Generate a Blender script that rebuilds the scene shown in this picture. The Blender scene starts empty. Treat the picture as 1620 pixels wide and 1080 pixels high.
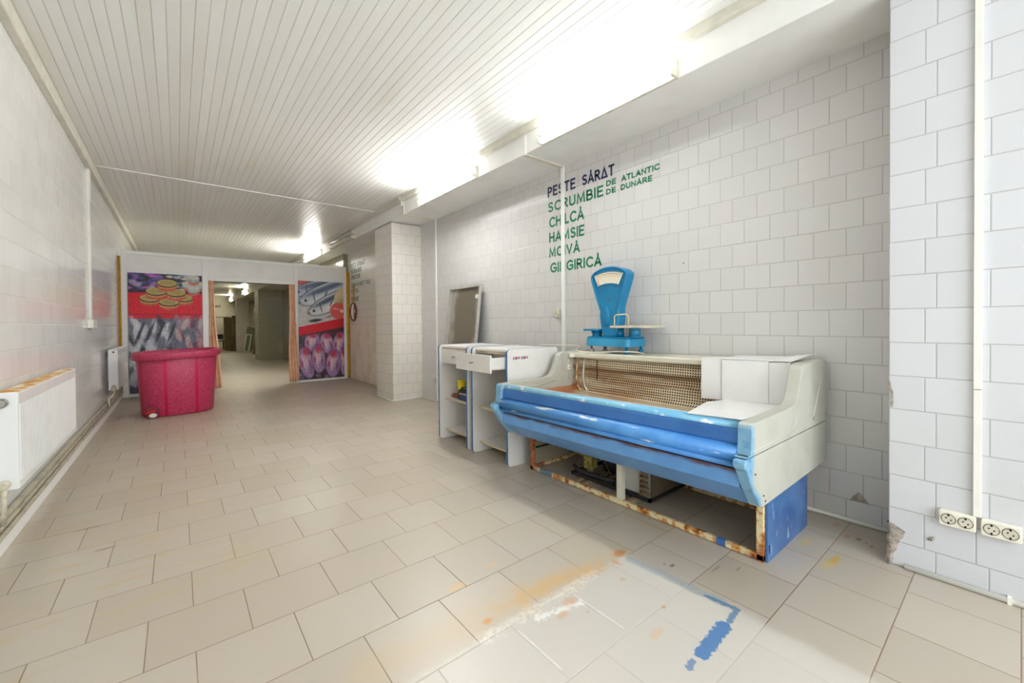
import bpy, bmesh, math, random
import numpy as np
from mathutils import Vector, Matrix

sc = bpy.context.scene
COL = sc.collection
random.seed(7)
PI = math.pi

# ------------------------------------------------------------------ camera
F_PX, CY = 652.7, 519.44
yaw, pitch, roll = 0.681124, 0.011769, -0.008657
Fv = Vector((math.sin(yaw)*math.cos(pitch), math.cos(yaw)*math.cos(pitch), -math.sin(pitch)))
R0 = Vector((math.cos(yaw), -math.sin(yaw), 0)); U0 = R0.cross(Fv)
Rv = R0*math.cos(roll) + U0*math.sin(roll); Uv = -R0*math.sin(roll) + U0*math.cos(roll)
cam = bpy.data.cameras.new('camera'); camo = bpy.data.objects.new('camera', cam); COL.objects.link(camo)
M = Matrix((Rv, Uv, -Fv)).transposed().to_4x4(); M.translation = (0, 0, 1.2); camo.matrix_world = M
cam.sensor_fit = 'HORIZONTAL'; cam.sensor_width = 36; cam.lens = F_PX/1620*36
cam.shift_y = -(540-CY)/1620; cam.clip_start = 0.02; cam.clip_end = 100
sc.camera = camo

# ------------------------------------------------------------------ world, daylight, exposure
w = bpy.data.worlds.new('World'); sc.world = w; w.use_nodes = True
bg = w.node_tree.nodes['Background']; bg.inputs[0].default_value = (0.9, 0.95, 1, 1); bg.inputs[1].default_value = 1.0
sc.view_settings.view_transform = 'Standard'; sc.view_settings.look = 'None'
sc.view_settings.exposure = 0.95; sc.view_settings.gamma = 1.0; sc.view_settings.use_curve_mapping = False

def area_light(name, loc, rot, sx, sy, power, color):
    l = bpy.data.lights.new(name, 'AREA'); l.shape = 'RECTANGLE'; l.size = sx; l.size_y = sy; l.energy = power; l.color = color
    o = bpy.data.objects.new(name, l); COL.objects.link(o); o.location = loc; o.rotation_euler = rot
    return o
# daylight of the shop window behind the camera
area_light('shop_window_daylight', (1.1, -2.75, 1.55), (PI/2, 0, 0), 3.3, 2.3, 62, (0.88, 0.94, 1.0))
TUBE, TUBE_MID, TUBE_FAR = 27.0, 70.0, 95.0          # brightness of the lit fluorescent tubes
TUBE_BACK = 24.0

# ------------------------------------------------------------------ node expressions
class S:
    def __init__(s, m, v): s.m = m; s.v = v
    def _b(s, op, o, rev=False):
        a, b = (o, s) if rev else (s, o)
        return s.m.math(op, a, b)
    def __add__(s, o): return s._b('ADD', o)
    def __radd__(s, o): return s._b('ADD', o, True)
    def __sub__(s, o): return s._b('SUBTRACT', o)
    def __rsub__(s, o): return s._b('SUBTRACT', o, True)
    def __mul__(s, o): return s._b('MULTIPLY', o)
    def __rmul__(s, o): return s._b('MULTIPLY', o, True)
    def __truediv__(s, o): return s._b('DIVIDE', o)
    def __lt__(s, o): return s._b('LESS_THAN', o)
    def __gt__(s, o): return s._b('GREATER_THAN', o)

def lin(c):
    if isinstance(c, S): return c
    if max(c) > 1.0: c = [x/255 for x in c]
    return tuple((x/12.92 if x <= .04045 else ((x+.055)/1.055)**2.4) for x in c[:3]) + (1,)

class Mat:
    def __init__(s, name):
        s.mat = bpy.data.materials.new(name); s.mat.use_nodes = True
        s.t = s.mat.node_tree; s.t.nodes.clear()
        s.out = s.t.nodes.new('ShaderNodeOutputMaterial')
        s.b = s.t.nodes.new('ShaderNodeBsdfPrincipled'); s.t.links.new(s.b.outputs[0], s.out.inputs[0])
        s.geo = None
    def put(s, sock, v):
        if isinstance(v, S): s.t.links.new(v.v, sock)
        else: sock.default_value = v
    def math(s, op, a, b=None, c=None, clamp=False):
        n = s.t.nodes.new('ShaderNodeMath'); n.operation = op; n.use_clamp = clamp
        s.put(n.inputs[0], a)
        if b is not None: s.put(n.inputs[1], b)
        if c is not None: s.put(n.inputs[2], c)
        return S(s, n.outputs[0])
    def pos(s, obj=False):
        n = s.t.nodes.new('ShaderNodeSeparateXYZ')
        if obj:
            tc = s.t.nodes.new('ShaderNodeTexCoord'); s.t.links.new(tc.outputs['Object'], n.inputs[0])
        else:
            g = s.t.nodes.new('ShaderNodeNewGeometry'); s.t.links.new(g.outputs['Position'], n.inputs[0])
        return [S(s, n.outputs[i]) for i in range(3)]
    def nrm(s):
        g = s.t.nodes.new('ShaderNodeNewGeometry'); n = s.t.nodes.new('ShaderNodeSeparateXYZ')
        s.t.links.new(g.outputs['True Normal'], n.inputs[0]); return [S(s, n.outputs[i]) for i in range(3)]
    def vec(s, x, y, z):
        n = s.t.nodes.new('ShaderNodeCombineXYZ')
        for i, q in enumerate((x, y, z)): s.put(n.inputs[i], q)
        return S(s, n.outputs[0])
    def floor(s, a): return s.math('FLOOR', a)
    def fract(s, a): return s.math('FRACT', a)
    def abs(s, a): return s.math('ABSOLUTE', a)
    def mn(s, a, b): return s.math('MINIMUM', a, b)
    def mx(s, a, b): return s.math('MAXIMUM', a, b)
    def step(s, a, lo, hi, t0=0., t1=1.):
        n = s.t.nodes.new('ShaderNodeMapRange'); n.interpolation_type = 'SMOOTHSTEP'
        s.put(n.inputs[0], a); n.inputs[1].default_value = lo; n.inputs[2].default_value = hi
        n.inputs[3].default_value = t0; n.inputs[4].default_value = t1
        return S(s, n.outputs[0])
    def noise(s, v=None, scale=5., detail=3., rough=.55):
        n = s.t.nodes.new('ShaderNodeTexNoise'); n.inputs['Scale'].default_value = scale
        n.inputs['Detail'].default_value = detail; n.inputs['Roughness'].default_value = rough
        if v is None:
            p = s.pos(); v = s.vec(*p)
        s.put(n.inputs['Vector'], v); return S(s, n.outputs[0])
    def rnd(s, v):
        n = s.t.nodes.new('ShaderNodeTexWhiteNoise'); n.noise_dimensions = '3D'; s.put(n.inputs['Vector'], v); return S(s, n.outputs[0])
    def mix(s, f, a, b):
        n = s.t.nodes.new('ShaderNodeMix'); n.data_type = 'RGBA'
        s.put(n.inputs[0], f); s.put(n.inputs[6], lin(a)); s.put(n.inputs[7], lin(b)); return S(s, n.outputs[2])
    def color(s, c): s.put(s.b.inputs['Base Color'], lin(c)); return s
    def rough(s, r): s.put(s.b.inputs['Roughness'], r); return s
    def metal(s, r): s.put(s.b.inputs['Metallic'], r); return s
    def bump(s, h, dist=.002, strength=1.):
        n = s.t.nodes.new('ShaderNodeBump'); n.inputs['Distance'].default_value = dist; n.inputs['Strength'].default_value = strength
        s.put(n.inputs['Height'], h); s.t.links.new(n.outputs[0], s.b.inputs['Normal']); return s
    def alpha(s, a): s.put(s.b.inputs['Alpha'], a); return s
    def emit(s, c, k): s.b.inputs['Emission Color'].default_value = lin(c); s.b.inputs['Emission Strength'].default_value = k; return s
    def segdist(s, x, y, ax, ay, bx, by):
        L2 = (bx-ax)**2 + (by-ay)**2
        t = s.math('ADD', ((x-ax)*(bx-ax) + (y-ay)*(by-ay))/L2, 0., clamp=True)
        dx = x - ax - t*(bx-ax); dy = y - ay - t*(by-ay)
        return s.math('SQRT', dx*dx + dy*dy)
    def disc(s, x, y, ax, ay, rx, ry):
        dx = (x-ax)/rx; dy = (y-ay)/ry
        return s.math('SQRT', dx*dx + dy*dy)

def simple(name, c, rough=.5, metal=0., var=.06, scale=6., c2=None, bump=0.):
    m = Mat(name)
    n = m.noise(scale=scale, detail=4)
    d = lin(c); dark = tuple(x*(1-var*2.2) for x in d[:3]) + (1,)
    mm = m.t.nodes.new('ShaderNodeMix'); mm.data_type = 'RGBA'
    m.put(mm.inputs[0], m.step(n, .42, .72)); mm.inputs[6].default_value = d
    mm.inputs[7].default_value = lin(c2) if c2 else dark
    m.t.links.new(mm.outputs[2], m.b.inputs['Base Color'])
    m.rough(rough).metal(metal)
    if bump: m.bump(m.noise(scale=scale*6), bump)
    return m.mat

def tile_mat(name, base, grout, pu, pv, u0, v0, off, gw=.003, rough=.16, holes=(), dirt=(218, 208, 188), dirtamt=.25, tile_var=.018):
    m = Mat(name); x, y, z = m.pos(); nx, ny, nz = m.nrm()
    isx = m.abs(nx) > .5
    u = y*isx + x*(1-isx); v = z
    r = m.floor((v-v0)/pv); fv = m.fract((v-v0)/pv)
    odd = r - 2*m.floor(r*.5)
    uu = (u-u0-odd*off)/pu; c = m.floor(uu); fu = m.fract(uu)
    d = m.mn(m.mn(fu, 1-fu)*pu, m.mn(fv, 1-fv)*pv)
    g = m.step(d, gw*.45, gw*.75, 1, 0)
    rn = m.rnd(m.vec(c, r, 3.3))
    b = lin(base)
    c1 = m.mix(rn, tuple(q*(1-tile_var) for q in b[:3]), b[:3]) if max(base) <= 1 else None
    bb = [x/255 for x in base]
    c1 = m.mix(rn, [q*(1-tile_var) for q in bb], bb)
    n = m.noise(scale=1.3, detail=5)
    zz = m.step(z, 0., 1.1, 1, 0)
    c2 = m.mix(m.step(n, .5, .8)*dirtamt*(.35+zz), c1, dirt)
    c3 = m.mix(g*.6, c2, grout)
    for hy, hz in holes: c3 = m.mix(m.step(m.disc(y, z, hy, hz, .006, .006), .8, 1.1, .85, 0), c3, (60, 50, 46))
    m.color(c3); m.rough(m.math('ADD', rough, g*.5))
    m.bump(m.step(d, .0, .005) + rn*.0 + m.noise(scale=9., detail=1)*.35, .0022, .6)
    return m.mat

# ------------------------------------------------------------------ mesh helpers
class MB:
    def __init__(s): s.bm = bmesh.new(); s.mi = 0
    def face(s, vs, smooth=False):
        try:
            f = s.bm.faces.new(vs); f.material_index = s.mi; f.smooth = smooth; return f
        except ValueError: return None
    def v(s, p): return s.bm.verts.new(p)
    def box(s, x0, x1, y0, y1, z0, z1, mat=None):
        P = [Vector((x, y, z)) for z in (z0, z1) for y in (y0, y1) for x in (x0, x1)]
        if mat is not None: P = [mat @ p for p in P]
        V = [s.v(p) for p in P]
        for q in ((0, 2, 3, 1), (4, 5, 7, 6), (0, 1, 5, 4), (2, 6, 7, 3), (0, 4, 6, 2), (1, 3, 7, 5)): s.face([V[i] for i in q])
        return s
    def prism(s, pts, a0, a1, axis='y', smooth=False):
        def P(p, a):
            return {'y': (p[0], a, p[1]), 'x': (a, p[0], p[1]), 'z': (p[0], p[1], a)}[axis]
        A = [s.v(P(p, a0)) for p in pts]; B = [s.v(P(p, a1)) for p in pts]; n = len(pts)
        s.face(A[::-1]); s.face(B)
        for i in range(n): s.face([A[i], A[(i+1) % n], B[(i+1) % n], B[i]], smooth)
        return s
    def sheet(s, pts, a0, a1, axis='y', th=.003, smooth=False, seg=1):
        """an open outline swept along an axis, with thickness on its inner side"""
        nr = []
        for i in range(len(pts)):
            p = Vector(pts[max(0, i-1)]); q = Vector(pts[min(len(pts)-1, i+1)]); t = (q-p)
            t = t.normalized() if t.length else Vector((1, 0)); nr.append(Vector((-t.y, t.x)))
        inner = [tuple(Vector(p) + n*th) for p, n in zip(pts, nr)]
        return s.prism(list(pts) + inner[::-1], a0, a1, axis, smooth)
    def tube(s, path, r, seg=10, cap=True, radii=None):
        path = [Vector(p) for p in path]; rings = []
        for i, p in enumerate(path):
            t = (path[min(i+1, len(path)-1)] - path[max(i-1, 0)]).normalized()
            a = Vector((0, 0, 1)) if abs(t.z) < .9 else Vector((1, 0, 0))
            n = t.cross(a).normalized(); b = t.cross(n)
            rr = radii[i] if radii else r
            rings.append([s.v(p + (n*math.cos(2*PI*k/seg) + b*math.sin(2*PI*k/seg))*rr) for k in range(seg)])
        for A, B in zip(rings, rings[1:]):
            for k in range(seg): s.face([A[k], A[(k+1) % seg], B[(k+1) % seg], B[k]], True)
        if cap: s.face(rings[0][::-1]); s.face(rings[-1])
        return s
    def lathe(s, prof, c, axis='z', seg=24, sx=1., sy=1.):
        rings = []
        for r, h in prof:
            ring = []
            for k in range(seg):
                a = 2*PI*k/seg; u, v = r*math.cos(a)*sx, r*math.sin(a)*sy
                p = {'z': (u, v, h), 'y': (u, h, v), 'x': (h, u, v)}[axis]
                ring.append(s.v(Vector(c) + Vector(p)))
            rings.append(ring)
        for A, B in zip(rings, rings[1:]):
            for k in range(seg): s.face([A[k], A[(k+1) % seg], B[(k+1) % seg], B[k]], True)
        s.face(rings[0][::-1]); s.face(rings[-1])
        return s
    def build(s, name, mats, parent=None, bevel=0., seg=2, label=None, smooth=False):
        bmesh.ops.remove_doubles(s.bm, verts=s.bm.verts, dist=1e-6)
        bmesh.ops.recalc_face_normals(s.bm, faces=s.bm.faces)
        me = bpy.data.meshes.new(name); s.bm.to_mesh(me); s.bm.free()
        if not isinstance(mats, (list, tuple)): mats = [mats]
        for m in mats: me.materials.append(m)
        o = bpy.data.objects.new(name, me); COL.objects.link(o)
        if parent is not None:
            o.parent = parent; o.matrix_parent_inverse = Matrix.Translation(parent_loc(parent)).inverted()
        if bevel:
            md = o.modifiers.new('edge', 'BEVEL'); md.width = bevel; md.segments = seg; md.limit_method = 'ANGLE'; md.angle_limit = math.radians(40)
        if label: o['label'] = label
        return o

def parent_loc(p):
    l = Vector(p.location)
    while p.parent is not None:
        # meshes under an Empty keep world-space vertices (inverse parent matrix), so the chain sums to the Empty's location
        p = p.parent
        if p.type == 'EMPTY': l = Vector((0, 0, 0))
    return l

def tag(o, label, cat, group=None):
    o['label'] = label; o['category'] = cat
    if group: o['group'] = group
    return o
def thing(name, loc, label, cat, group=None):
    o = bpy.data.objects.new(name, None); COL.objects.link(o); o.location = loc; o.empty_display_size = .1
    return tag(o, label, cat, group)
def structure(o): o['kind'] = 'structure'; return o

def rrect(x0, x1, z0, z1, r, n=5, corners='1111'):
    pts = []
    cs = [(x1-r, z0+r, -PI/2), (x1-r, z1-r, 0), (x0+r, z1-r, PI/2), (x0+r, z0+r, PI)]
    raw = [(x1, z0), (x1, z1), (x0, z1), (x0, z0)]
    for i, (cx, cz, a0) in enumerate(cs):
        if corners[i] == '0': pts.append(raw[i]); continue
        for k in range(n+1):
            a = a0 + PI/2*k/n; pts.append((cx + r*math.cos(a), cz + r*math.sin(a)))
    return pts

# ------------------------------------------------------------------ materials
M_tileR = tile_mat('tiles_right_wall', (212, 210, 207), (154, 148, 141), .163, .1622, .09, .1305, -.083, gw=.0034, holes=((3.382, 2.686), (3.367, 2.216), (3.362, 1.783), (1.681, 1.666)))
M_tileP = tile_mat('tiles_near_pillar', (211, 212, 215), (152, 149, 146), .163, .1625, .122, .117, -.038, gw=.0034, dirtamt=.2)
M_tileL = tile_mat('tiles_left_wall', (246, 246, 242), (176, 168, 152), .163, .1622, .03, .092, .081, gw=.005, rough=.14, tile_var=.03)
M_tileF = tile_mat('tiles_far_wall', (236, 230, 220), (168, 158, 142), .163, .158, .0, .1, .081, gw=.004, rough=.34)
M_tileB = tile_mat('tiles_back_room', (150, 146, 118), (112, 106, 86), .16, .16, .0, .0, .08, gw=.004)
M_white = simple('white_paint', (245, 244, 240), .45, var=.03, scale=3)
M_offwhite = simple('aged_white_paint', (222, 214, 198), .5, var=.05, scale=4)
M_trim = simple('ceiling_trim_paint', (224, 220, 205), .45, var=.06, scale=9)
M_pvc = simple('white_pvc', (247, 246, 242), .3, var=.02, scale=2)
M_plastic = simple('white_plastic', (238, 236, 226), .35, var=.03)
M_socket = simple('ivory_plastic', (236, 232, 214), .3, var=.04, scale=30)
M_dark = simple('dark_metal', (38, 34, 30), .6, var=.2, scale=20)
M_black = simple('black_hole', (14, 13, 12), .8)
M_steel = simple('dull_steel', (170, 168, 160), .35, metal=.8, var=.15, scale=14)

def ceiling_mat():
    m = Mat('ceiling_boards'); x, y, z = m.pos()
    c = m.floor((x+.231)/.068); f = m.fract((x+.231)/.068)
    rn = m.rnd(m.vec(c, 2.2, 1.7))
    n = m.noise(m.vec(x*3, y*.35, z), scale=2.2, detail=5)
    c1 = m.mix(rn, (243, 243, 238), (248, 248, 244))
    c2 = m.mix(m.step(n, .5, .8)*.5, c1, (234, 228, 210))
    d = m.mn(f, 1-f)*.068
    c3 = m.mix(m.step(d, .0015, .0045, .30, 0), c2, (186, 180, 162))
    m.color(c3).rough(.34); return m.mat
M_ceil = ceiling_mat()

def floor_mat():
    m = Mat('floor_tiles'); x, y, z = m.pos(); P = m.vec(x, y, z)
    pu, pv = .325, .3195
    r = m.floor((y-.3145)/pv); fv = m.fract((y-.3145)/pv); odd = r - 2*m.floor(r*.5)
    uu = (x-.036-odd*.18)/pu; c = m.floor(uu); fu = m.fract(uu)
    d = m.mn(m.mn(fu, 1-fu)*pu, m.mn(fv, 1-fv)*pv)
    rn = m.rnd(m.vec(c, r, 1.1))
    g = m.step(d, .0013, .0026, 1, 0)
    nb = m.noise(P, 1.1, 5); nf = m.noise(P, 9., 6, .65); nff = m.noise(P, 45., 4, .6)
    base = m.mix(rn, (181, 170, 154), (190, 180, 166))
    base = m.mix(m.step(nf, .45, .75)*.45, base, (188, 175, 155))
    base = m.mix(m.step(nb, .45, .75)*.35, base, (190, 178, 148))
    # specks of dirt
    base = m.mix(m.step(nff, .69, .74)*m.step(nf, .5, .6)*.6, base, (120, 105, 85))
    # greasy yellowish streaks on the tiles near the left wall
    st = m.noise(m.vec(x*1.2, y*7., z), 2.5, 4)
    base = m.mix(m.step(st, .5, .72)*m.step(x, -.2, 1.1, .55, 0)*m.step(y, 1.5, 2.6), base, (190, 168, 118))
    # the outline of a removed counter: pale rubbed rectangle without visible joints
    e = (nf-.5)*.10
    rect = m.step(m.mn(m.mn(x-.35, 1.80-x), m.mn(y-.2, 1.30-y)) + e, -.02, .03)
    rect = rect*m.step(x + y, 1.45, 1.9)
    base = m.mix(rect*.75, base, (203, 198, 187))
    gfade = 1 - rect*.85
    groutc = m.mix(m.step(nb, .4, .6), (128, 98, 78), (150, 124, 100))
    col = m.mix(g*gfade*.85, base, groutc)
    # whitish joints inside the rectangle
    wl = m.mn(m.segdist(x, y, 1.345, 1.24, 1.345, .98), m.segdist(x, y, 1.018, 1.23, 1.018, 1.0))
    wl = m.mn(wl, m.segdist(x, y, 1.34, 1.30, 1.56, 1.295))
    col = m.mix(m.step(wl + (nf-.5)*.008, .0015, .005, .6, 0), col, (228, 224, 214))
    ws = m.segdist(x, y, .9, 1.285, 1.52, 1.285)
    col = m.mix(m.step(ws + (nf-.5)*.16, .0, .05, .7, 0)*m.step(nff, .38, .56), col, (230, 225, 214))
    ws2 = m.segdist(x, y, 1.12, 1.235, 1.33, 1.185)
    col = m.mix(m.step(ws2 + (nff-.5)*.12, .004, .022, .85, 0), col, (234, 231, 224))
    # rust along the old counter edge
    rs = m.segdist(x, y, 1.08, 1.375, 1.60, 1.335)
    col = m.mix(m.step(rs + (nf-.5)*.30, -.02, .075, .75, 0), col, (204, 160, 98))
    rs2 = m.segdist(x, y, .50, 1.42, 1.75, 1.33)
    col = m.mix(m.step(rs2 + (nb-.5)*.25 + (nf-.5)*.2, -.03, .13, .42, 0), col, (196, 172, 130))
    for ax, ay, rx, ry, cc, k in ((1.765, 1.315, .05, .032, (190, 122, 62), .85), (.953, 1.352, .026, .022, (206, 140, 76), .9), (1.69, 1.275, .02, .035, (200, 140, 90), .7),
                                  (1.30, 1.22, .05, .03, (205, 150, 105), .6), (1.22, 1.185, .04, .02, (205, 150, 105), .6), (1.576, .944, .016, .012, (196, 130, 80), .8), (1.42, .88, .05, .022, (208, 170, 120), .6), (1.60, 1.17, .02, .015, (190, 150, 105), .6), (1.31, 1.13, .012, .012, (190, 140, 100), .6),
                                  (2.54, .585, .085, .022, (204, 160, 62), .9), (2.47, .60, .06, .03, (206, 178, 112), .7), (2.635, .735, .075, .03, (208, 182, 110), .75), (2.889, .557, .022, .014, (150, 74, 34), .95), (2.845, .495, .02, .010, (168, 84, 40), .9), (2.885, .607, .04, .018, (180, 130, 70), .8), (2.87, .52, .012, .008, (160, 80, 40), .9), (3.0, .68, .04, .02, (186, 140, 80), .7), (.98, 1.62, .06, .025, (212, 172, 104), .6), (1.2, 1.66, .05, .02, (212, 176, 112), .5), (1.88, 1.08, .02, .01, (92, 80, 72), .8), (1.86, 1.11, .012, .006, (80, 70, 62), .8), (2.02, .93, .05, .008, (120, 105, 92), .6), (2.10, .86, .04, .008, (130, 110, 96), .6), (-.33, 3.12, .05, .016, (132, 98, 62), .7), (-.42, 3.5, .08, .02, (150, 110, 70), .6)):
        dd = m.disc(x, y, ax, ay, rx, ry) + (nf-.5)*1.6 + (nff-.5)*1.0
        col = m.mix(m.step(dd, .35, 1.15, k*.9, 0), col, cc)
    # blue paint left along the edge
    bl = m.segdist(x, y, 1.765, 1.24, 1.795, .80)
    col = m.mix(m.step(bl + (nf-.5)*.055, .016, .034, .62, 0), col, (150, 160, 166))
    bl = m.segdist(x, y, 1.783, .86, 1.797, .745)
    b2 = m.segdist(x, y, 1.797, .74, 1.70, .733)
    b3 = m.segdist(x, y, 1.66, .735, 1.455, .722)
    b4 = m.segdist(x, y, 1.40, .728, 1.36, .722)
    col = m.mix(m.step(m.mn(bl, b2) + (nff-.5)*.03, .008, .016, .85, 0), col, (88, 124, 160))
    col = m.mix(m.step(b3 + (nff-.5)*.045, .022, .030, .92, 0), col, (68, 118, 170))
    col = m.mix(m.step(b4 + (nff-.5)*.04, .008, .014, .8, 0), col, (96, 128, 170))
    m.color(col)
    m.rough(m.math('ADD', .26, nf*.2 + g*.3))
    m.bump(m.step(d, 0., .004) + nff*.05, .0015, .5)
    return m.mat
M_floor = floor_mat()

# ------------------------------------------------------------------ room shell
XL, XR, ZC, YP = -.763, 3.11, 3.06, 9.57
YB = 27.0
b = MB(); b.box(-1.2, 3.6, -2.75, YB+.2, -.12, 0); structure(b.build('floor', M_floor))

def boards(x0, x1, z, y0, y1):
    pts = []; k = math.floor((x0+.231)/.068); x = -.231 + k*.068
    while x < x1:
        for dx, dz in ((0, .004), (.003, 0), (.065, 0)):
            xx = min(max(x+dx, x0), x1); pts.append((xx, z+dz))
        x += .068
    pts += [(x1, z+.1), (x0, z+.1)]
    b = MB(); b.prism(pts, y0, y1); return b
structure(boards(XL-.1, 2.62, ZC, -2.75, 14.0).build('ceiling', M_ceil))
structure(boards(XL-.1, 3.0, 2.80, 14.0, YB+.1).build('ceiling', M_ceil))
b = MB(); b.box(XL-.1, 3.0, 13.96, 14.0, 2.80, ZC+.1); structure(b.build('wall_riser', M_white))

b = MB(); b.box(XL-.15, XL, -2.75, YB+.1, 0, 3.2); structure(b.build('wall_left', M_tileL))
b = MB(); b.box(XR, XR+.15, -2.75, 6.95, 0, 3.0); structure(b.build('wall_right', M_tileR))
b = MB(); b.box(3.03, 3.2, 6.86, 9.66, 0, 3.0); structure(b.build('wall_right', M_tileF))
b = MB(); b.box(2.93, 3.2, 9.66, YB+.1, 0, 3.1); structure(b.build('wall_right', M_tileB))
b = MB(); b.box(XL-.1, 3.2, YB, YB+.15, 0, 3.1); structure(b.build('wall_back', M_offwhite))
# street side behind the camera: wall with the shop window
b = MB(); b.box(XL-.1, XR+.1, -2.75, -2.6, 0, .35).box(XL-.1, XR+.1, -2.75, -2.6, 2.75, 3.2).box(XL-.1, -.6, -2.75, -2.6, .35, 2.75).box(2.75, XR+.1, -2.75, -2.6, .35, 2.75)
structure(b.build('wall_front', M_white))
b = MB()
for q in (-.6, .5, 1.6, 2.7): b.box(q, q+.05, -2.70, -2.64, .35, 2.75)
b.box(-.6, 2.75, -2.70, -2.64, .35, .40).box(-.6, 2.75, -2.70, -2.64, 2.70, 2.75)
structure(b.build('window_1', M_white))
# pillars
b = MB(); b.box(2.726, XR+.02, -2.6, .41, 0, ZC); structure(b.build('pillar', M_tileP, bevel=.004))
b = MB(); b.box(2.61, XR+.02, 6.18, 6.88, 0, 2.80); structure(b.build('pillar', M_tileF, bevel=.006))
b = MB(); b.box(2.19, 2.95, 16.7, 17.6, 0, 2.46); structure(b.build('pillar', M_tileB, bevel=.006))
b = MB(); b.box(2.15, 2.62, 23.0, 23.6, 0, 2.46); structure(b.build('pillar', M_offwhite, bevel=.006))
# ceiling beam
b = MB(); b.box(2.59, XR+.1, -2.6, 14.0, 2.81, ZC+.1); structure(b.build('beam', M_white, bevel=.006))
b = MB(); b.box(2.19, 3.05, 14.0, YB, 2.46, 2.9); structure(b.build('beam', M_offwhite, bevel=.006))
# trims
b = MB(); b.box(2.545, 2.592, -2.6, 14, 2.995, ZC+.003); structure(b.build('trim_1', M_trim, bevel=.008))
b = MB(); b.box(XL-.002, XL+.05, -2.6, 14, 2.955, ZC+.003); structure(b.build('trim_2', M_trim, bevel=.008))
b = MB(); b.box(XL+.05, 2.55, 6.70, 6.745, ZC-.008, ZC+.004); structure(b.build('trim_3', M_white, bevel=.003))
# left kerb and right white skirting hose
b = MB(); b.box(XL-.002, -.735, -2.6, 9.55, 0, .085); structure(b.build('baseboard_left', M_white, bevel=.004))
b = MB()
b.tube([(3.098, y, .012) for y in (.43, 1.5, 2.5, 3.5, 4.5, 5.5, 6.12)], .012)
b.tube([(3.09, 6.165, .012), (2.9, 6.163, .012), (2.62, 6.15, .012), (2.585, 6.17, .012), (2.575, 6.25, .012), (2.59, 6.86, .012)], .014)
b.tube([(2.712, -2.0, .012), (2.712, .35, .012)], .012)
for y in (.02, -.9): b.box(2.698, 2.726, y, y+.012, 0, .028)
structure(b.build('baseboard_right', M_plastic))

# square trunking that covers the joints of wall, soffit and beam
def trunk(y, z0, name, label, wd=.045):
    t = thing(name, (XR, y, z0), label, 'cable trunking')
    b = MB(); b.box(XR-.014, XR, y-wd/2, y+wd/2, z0, 2.81); b.build('wall_run', M_white, t, .002)
    b = MB(); b.box(2.588, XR-.014, y-wd/2, y+wd/2, 2.798, 2.81); b.build('soffit_run', M_offwhite, t, .002)
    b = MB(); b.box(2.578, 2.59, y-wd/2, y+wd/2, 2.798, 2.995); b.build('beam_run', M_white, t, .002)
trunk(2.981, .9, 'cable_trunking', 'thin white trunking running down through the painted green fish list')
trunk(5.67, .03, 'cable_trunking', 'thin white trunking up the wall just in front of the middle tiled pillar', .03)
t = thing('cable_trunking', (2.72, .118, .33), 'white trunking on the near pillar dropping between the two double sockets', 'cable trunking')
b = MB(); b.box(2.709, 2.726, .1055, .1305, .335, .892); b.build('lower_cover', M_plastic, t, .002)
b = MB(); b.box(2.709, 2.726, .105, .131, .895, ZC); b.build('upper_cover', M_plastic, t, .002)
t = thing('cable_trunking', (XL, 6.55, 1.2), 'white trunking with junction box on the left tiled wall', 'cable trunking')
b = MB(); b.box(XL, XL+.022, 6.52, 6.60, 1.29, 2.6); b.build('lower_cover', M_plastic, t, .002)
b = MB(); b.box(XL, XL+.026, 6.51, 6.61, 2.6, 2.955); b.build('upper_cover', M_plastic, t, .002)
b = MB(); b.box(XL, XL+.05, 6.38, 6.66, 1.19, 1.285); b.build('junction_box', M_plastic, t, .006)

# broken plaster where tiles are missing
def plaster_mat():
    m = Mat('bare_plaster'); n = m.noise(scale=30, detail=6, rough=.7); n2 = m.noise(scale=8)
    m.color(m.mix(m.step(n, .35, .65), m.mix(m.step(n2, .4, .6), (182, 174, 162), (196, 176, 160)), (134, 126, 116))).rough(.95).bump(n, .006); return m.mat
M_plaster = plaster_mat()
def patch(name, pts, axis, at):
    b = MB(); b.prism(pts, at-.004, at+.01, axis); return structure(b.build(name, M_plaster))
patch('plaster_patch', [(.640, .131), (.628, .155), (.612, .17), (.602, .187), (.59, .18), (.578, .16), (.565, .15), (.553, .132)], 'x', 3.108)
patch('plaster_patch', [(.412, .915), (.405, .90), (.400, .87), (.394, .85), (.392, .80), (.395, .775), (.404, .78), (.402, .84), (.412, .87)], 'x', 2.7245)
b = MB(); rs = random.Random(3)
rows = []
for i in range(9):
    z = .2*i/8; ww = [.012, .018, .016, .030, .034, .040, .060, .066, .018][i]; out = [.018, .012, .004, .005, .004, .005, .004, .003, .001][i]
    j = lambda: rs.uniform(-.004, .004)
    rows.append([b.v((3.0, .412+out, z)), b.v((2.80, .414+out+j(), z)), b.v((2.726-out*.6, .413+out*.5+j(), z)), b.v((2.722-out+j(), .405+j(), z)), b.v((2.7235-out*.8+j()*.4, .41-ww*.5, z)), b.v((2.727, .41-ww-j(), z))])
for A, B in zip(rows, rows[1:]):
    for k in range(5): b.face([A[k], A[k+1], B[k+1], B[k]])
structure(b.build('plaster_corner', M_plaster))
b = MB(); b.tube([(2.72, .25, .187), (2.7195, .262, .181), (2.7195, .27, .170)], .004); b.tube([(2.7225, .26, .176), (2.7225, .255, .172)], .006); structure(b.build('plaster_chip', M_plaster))

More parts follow.
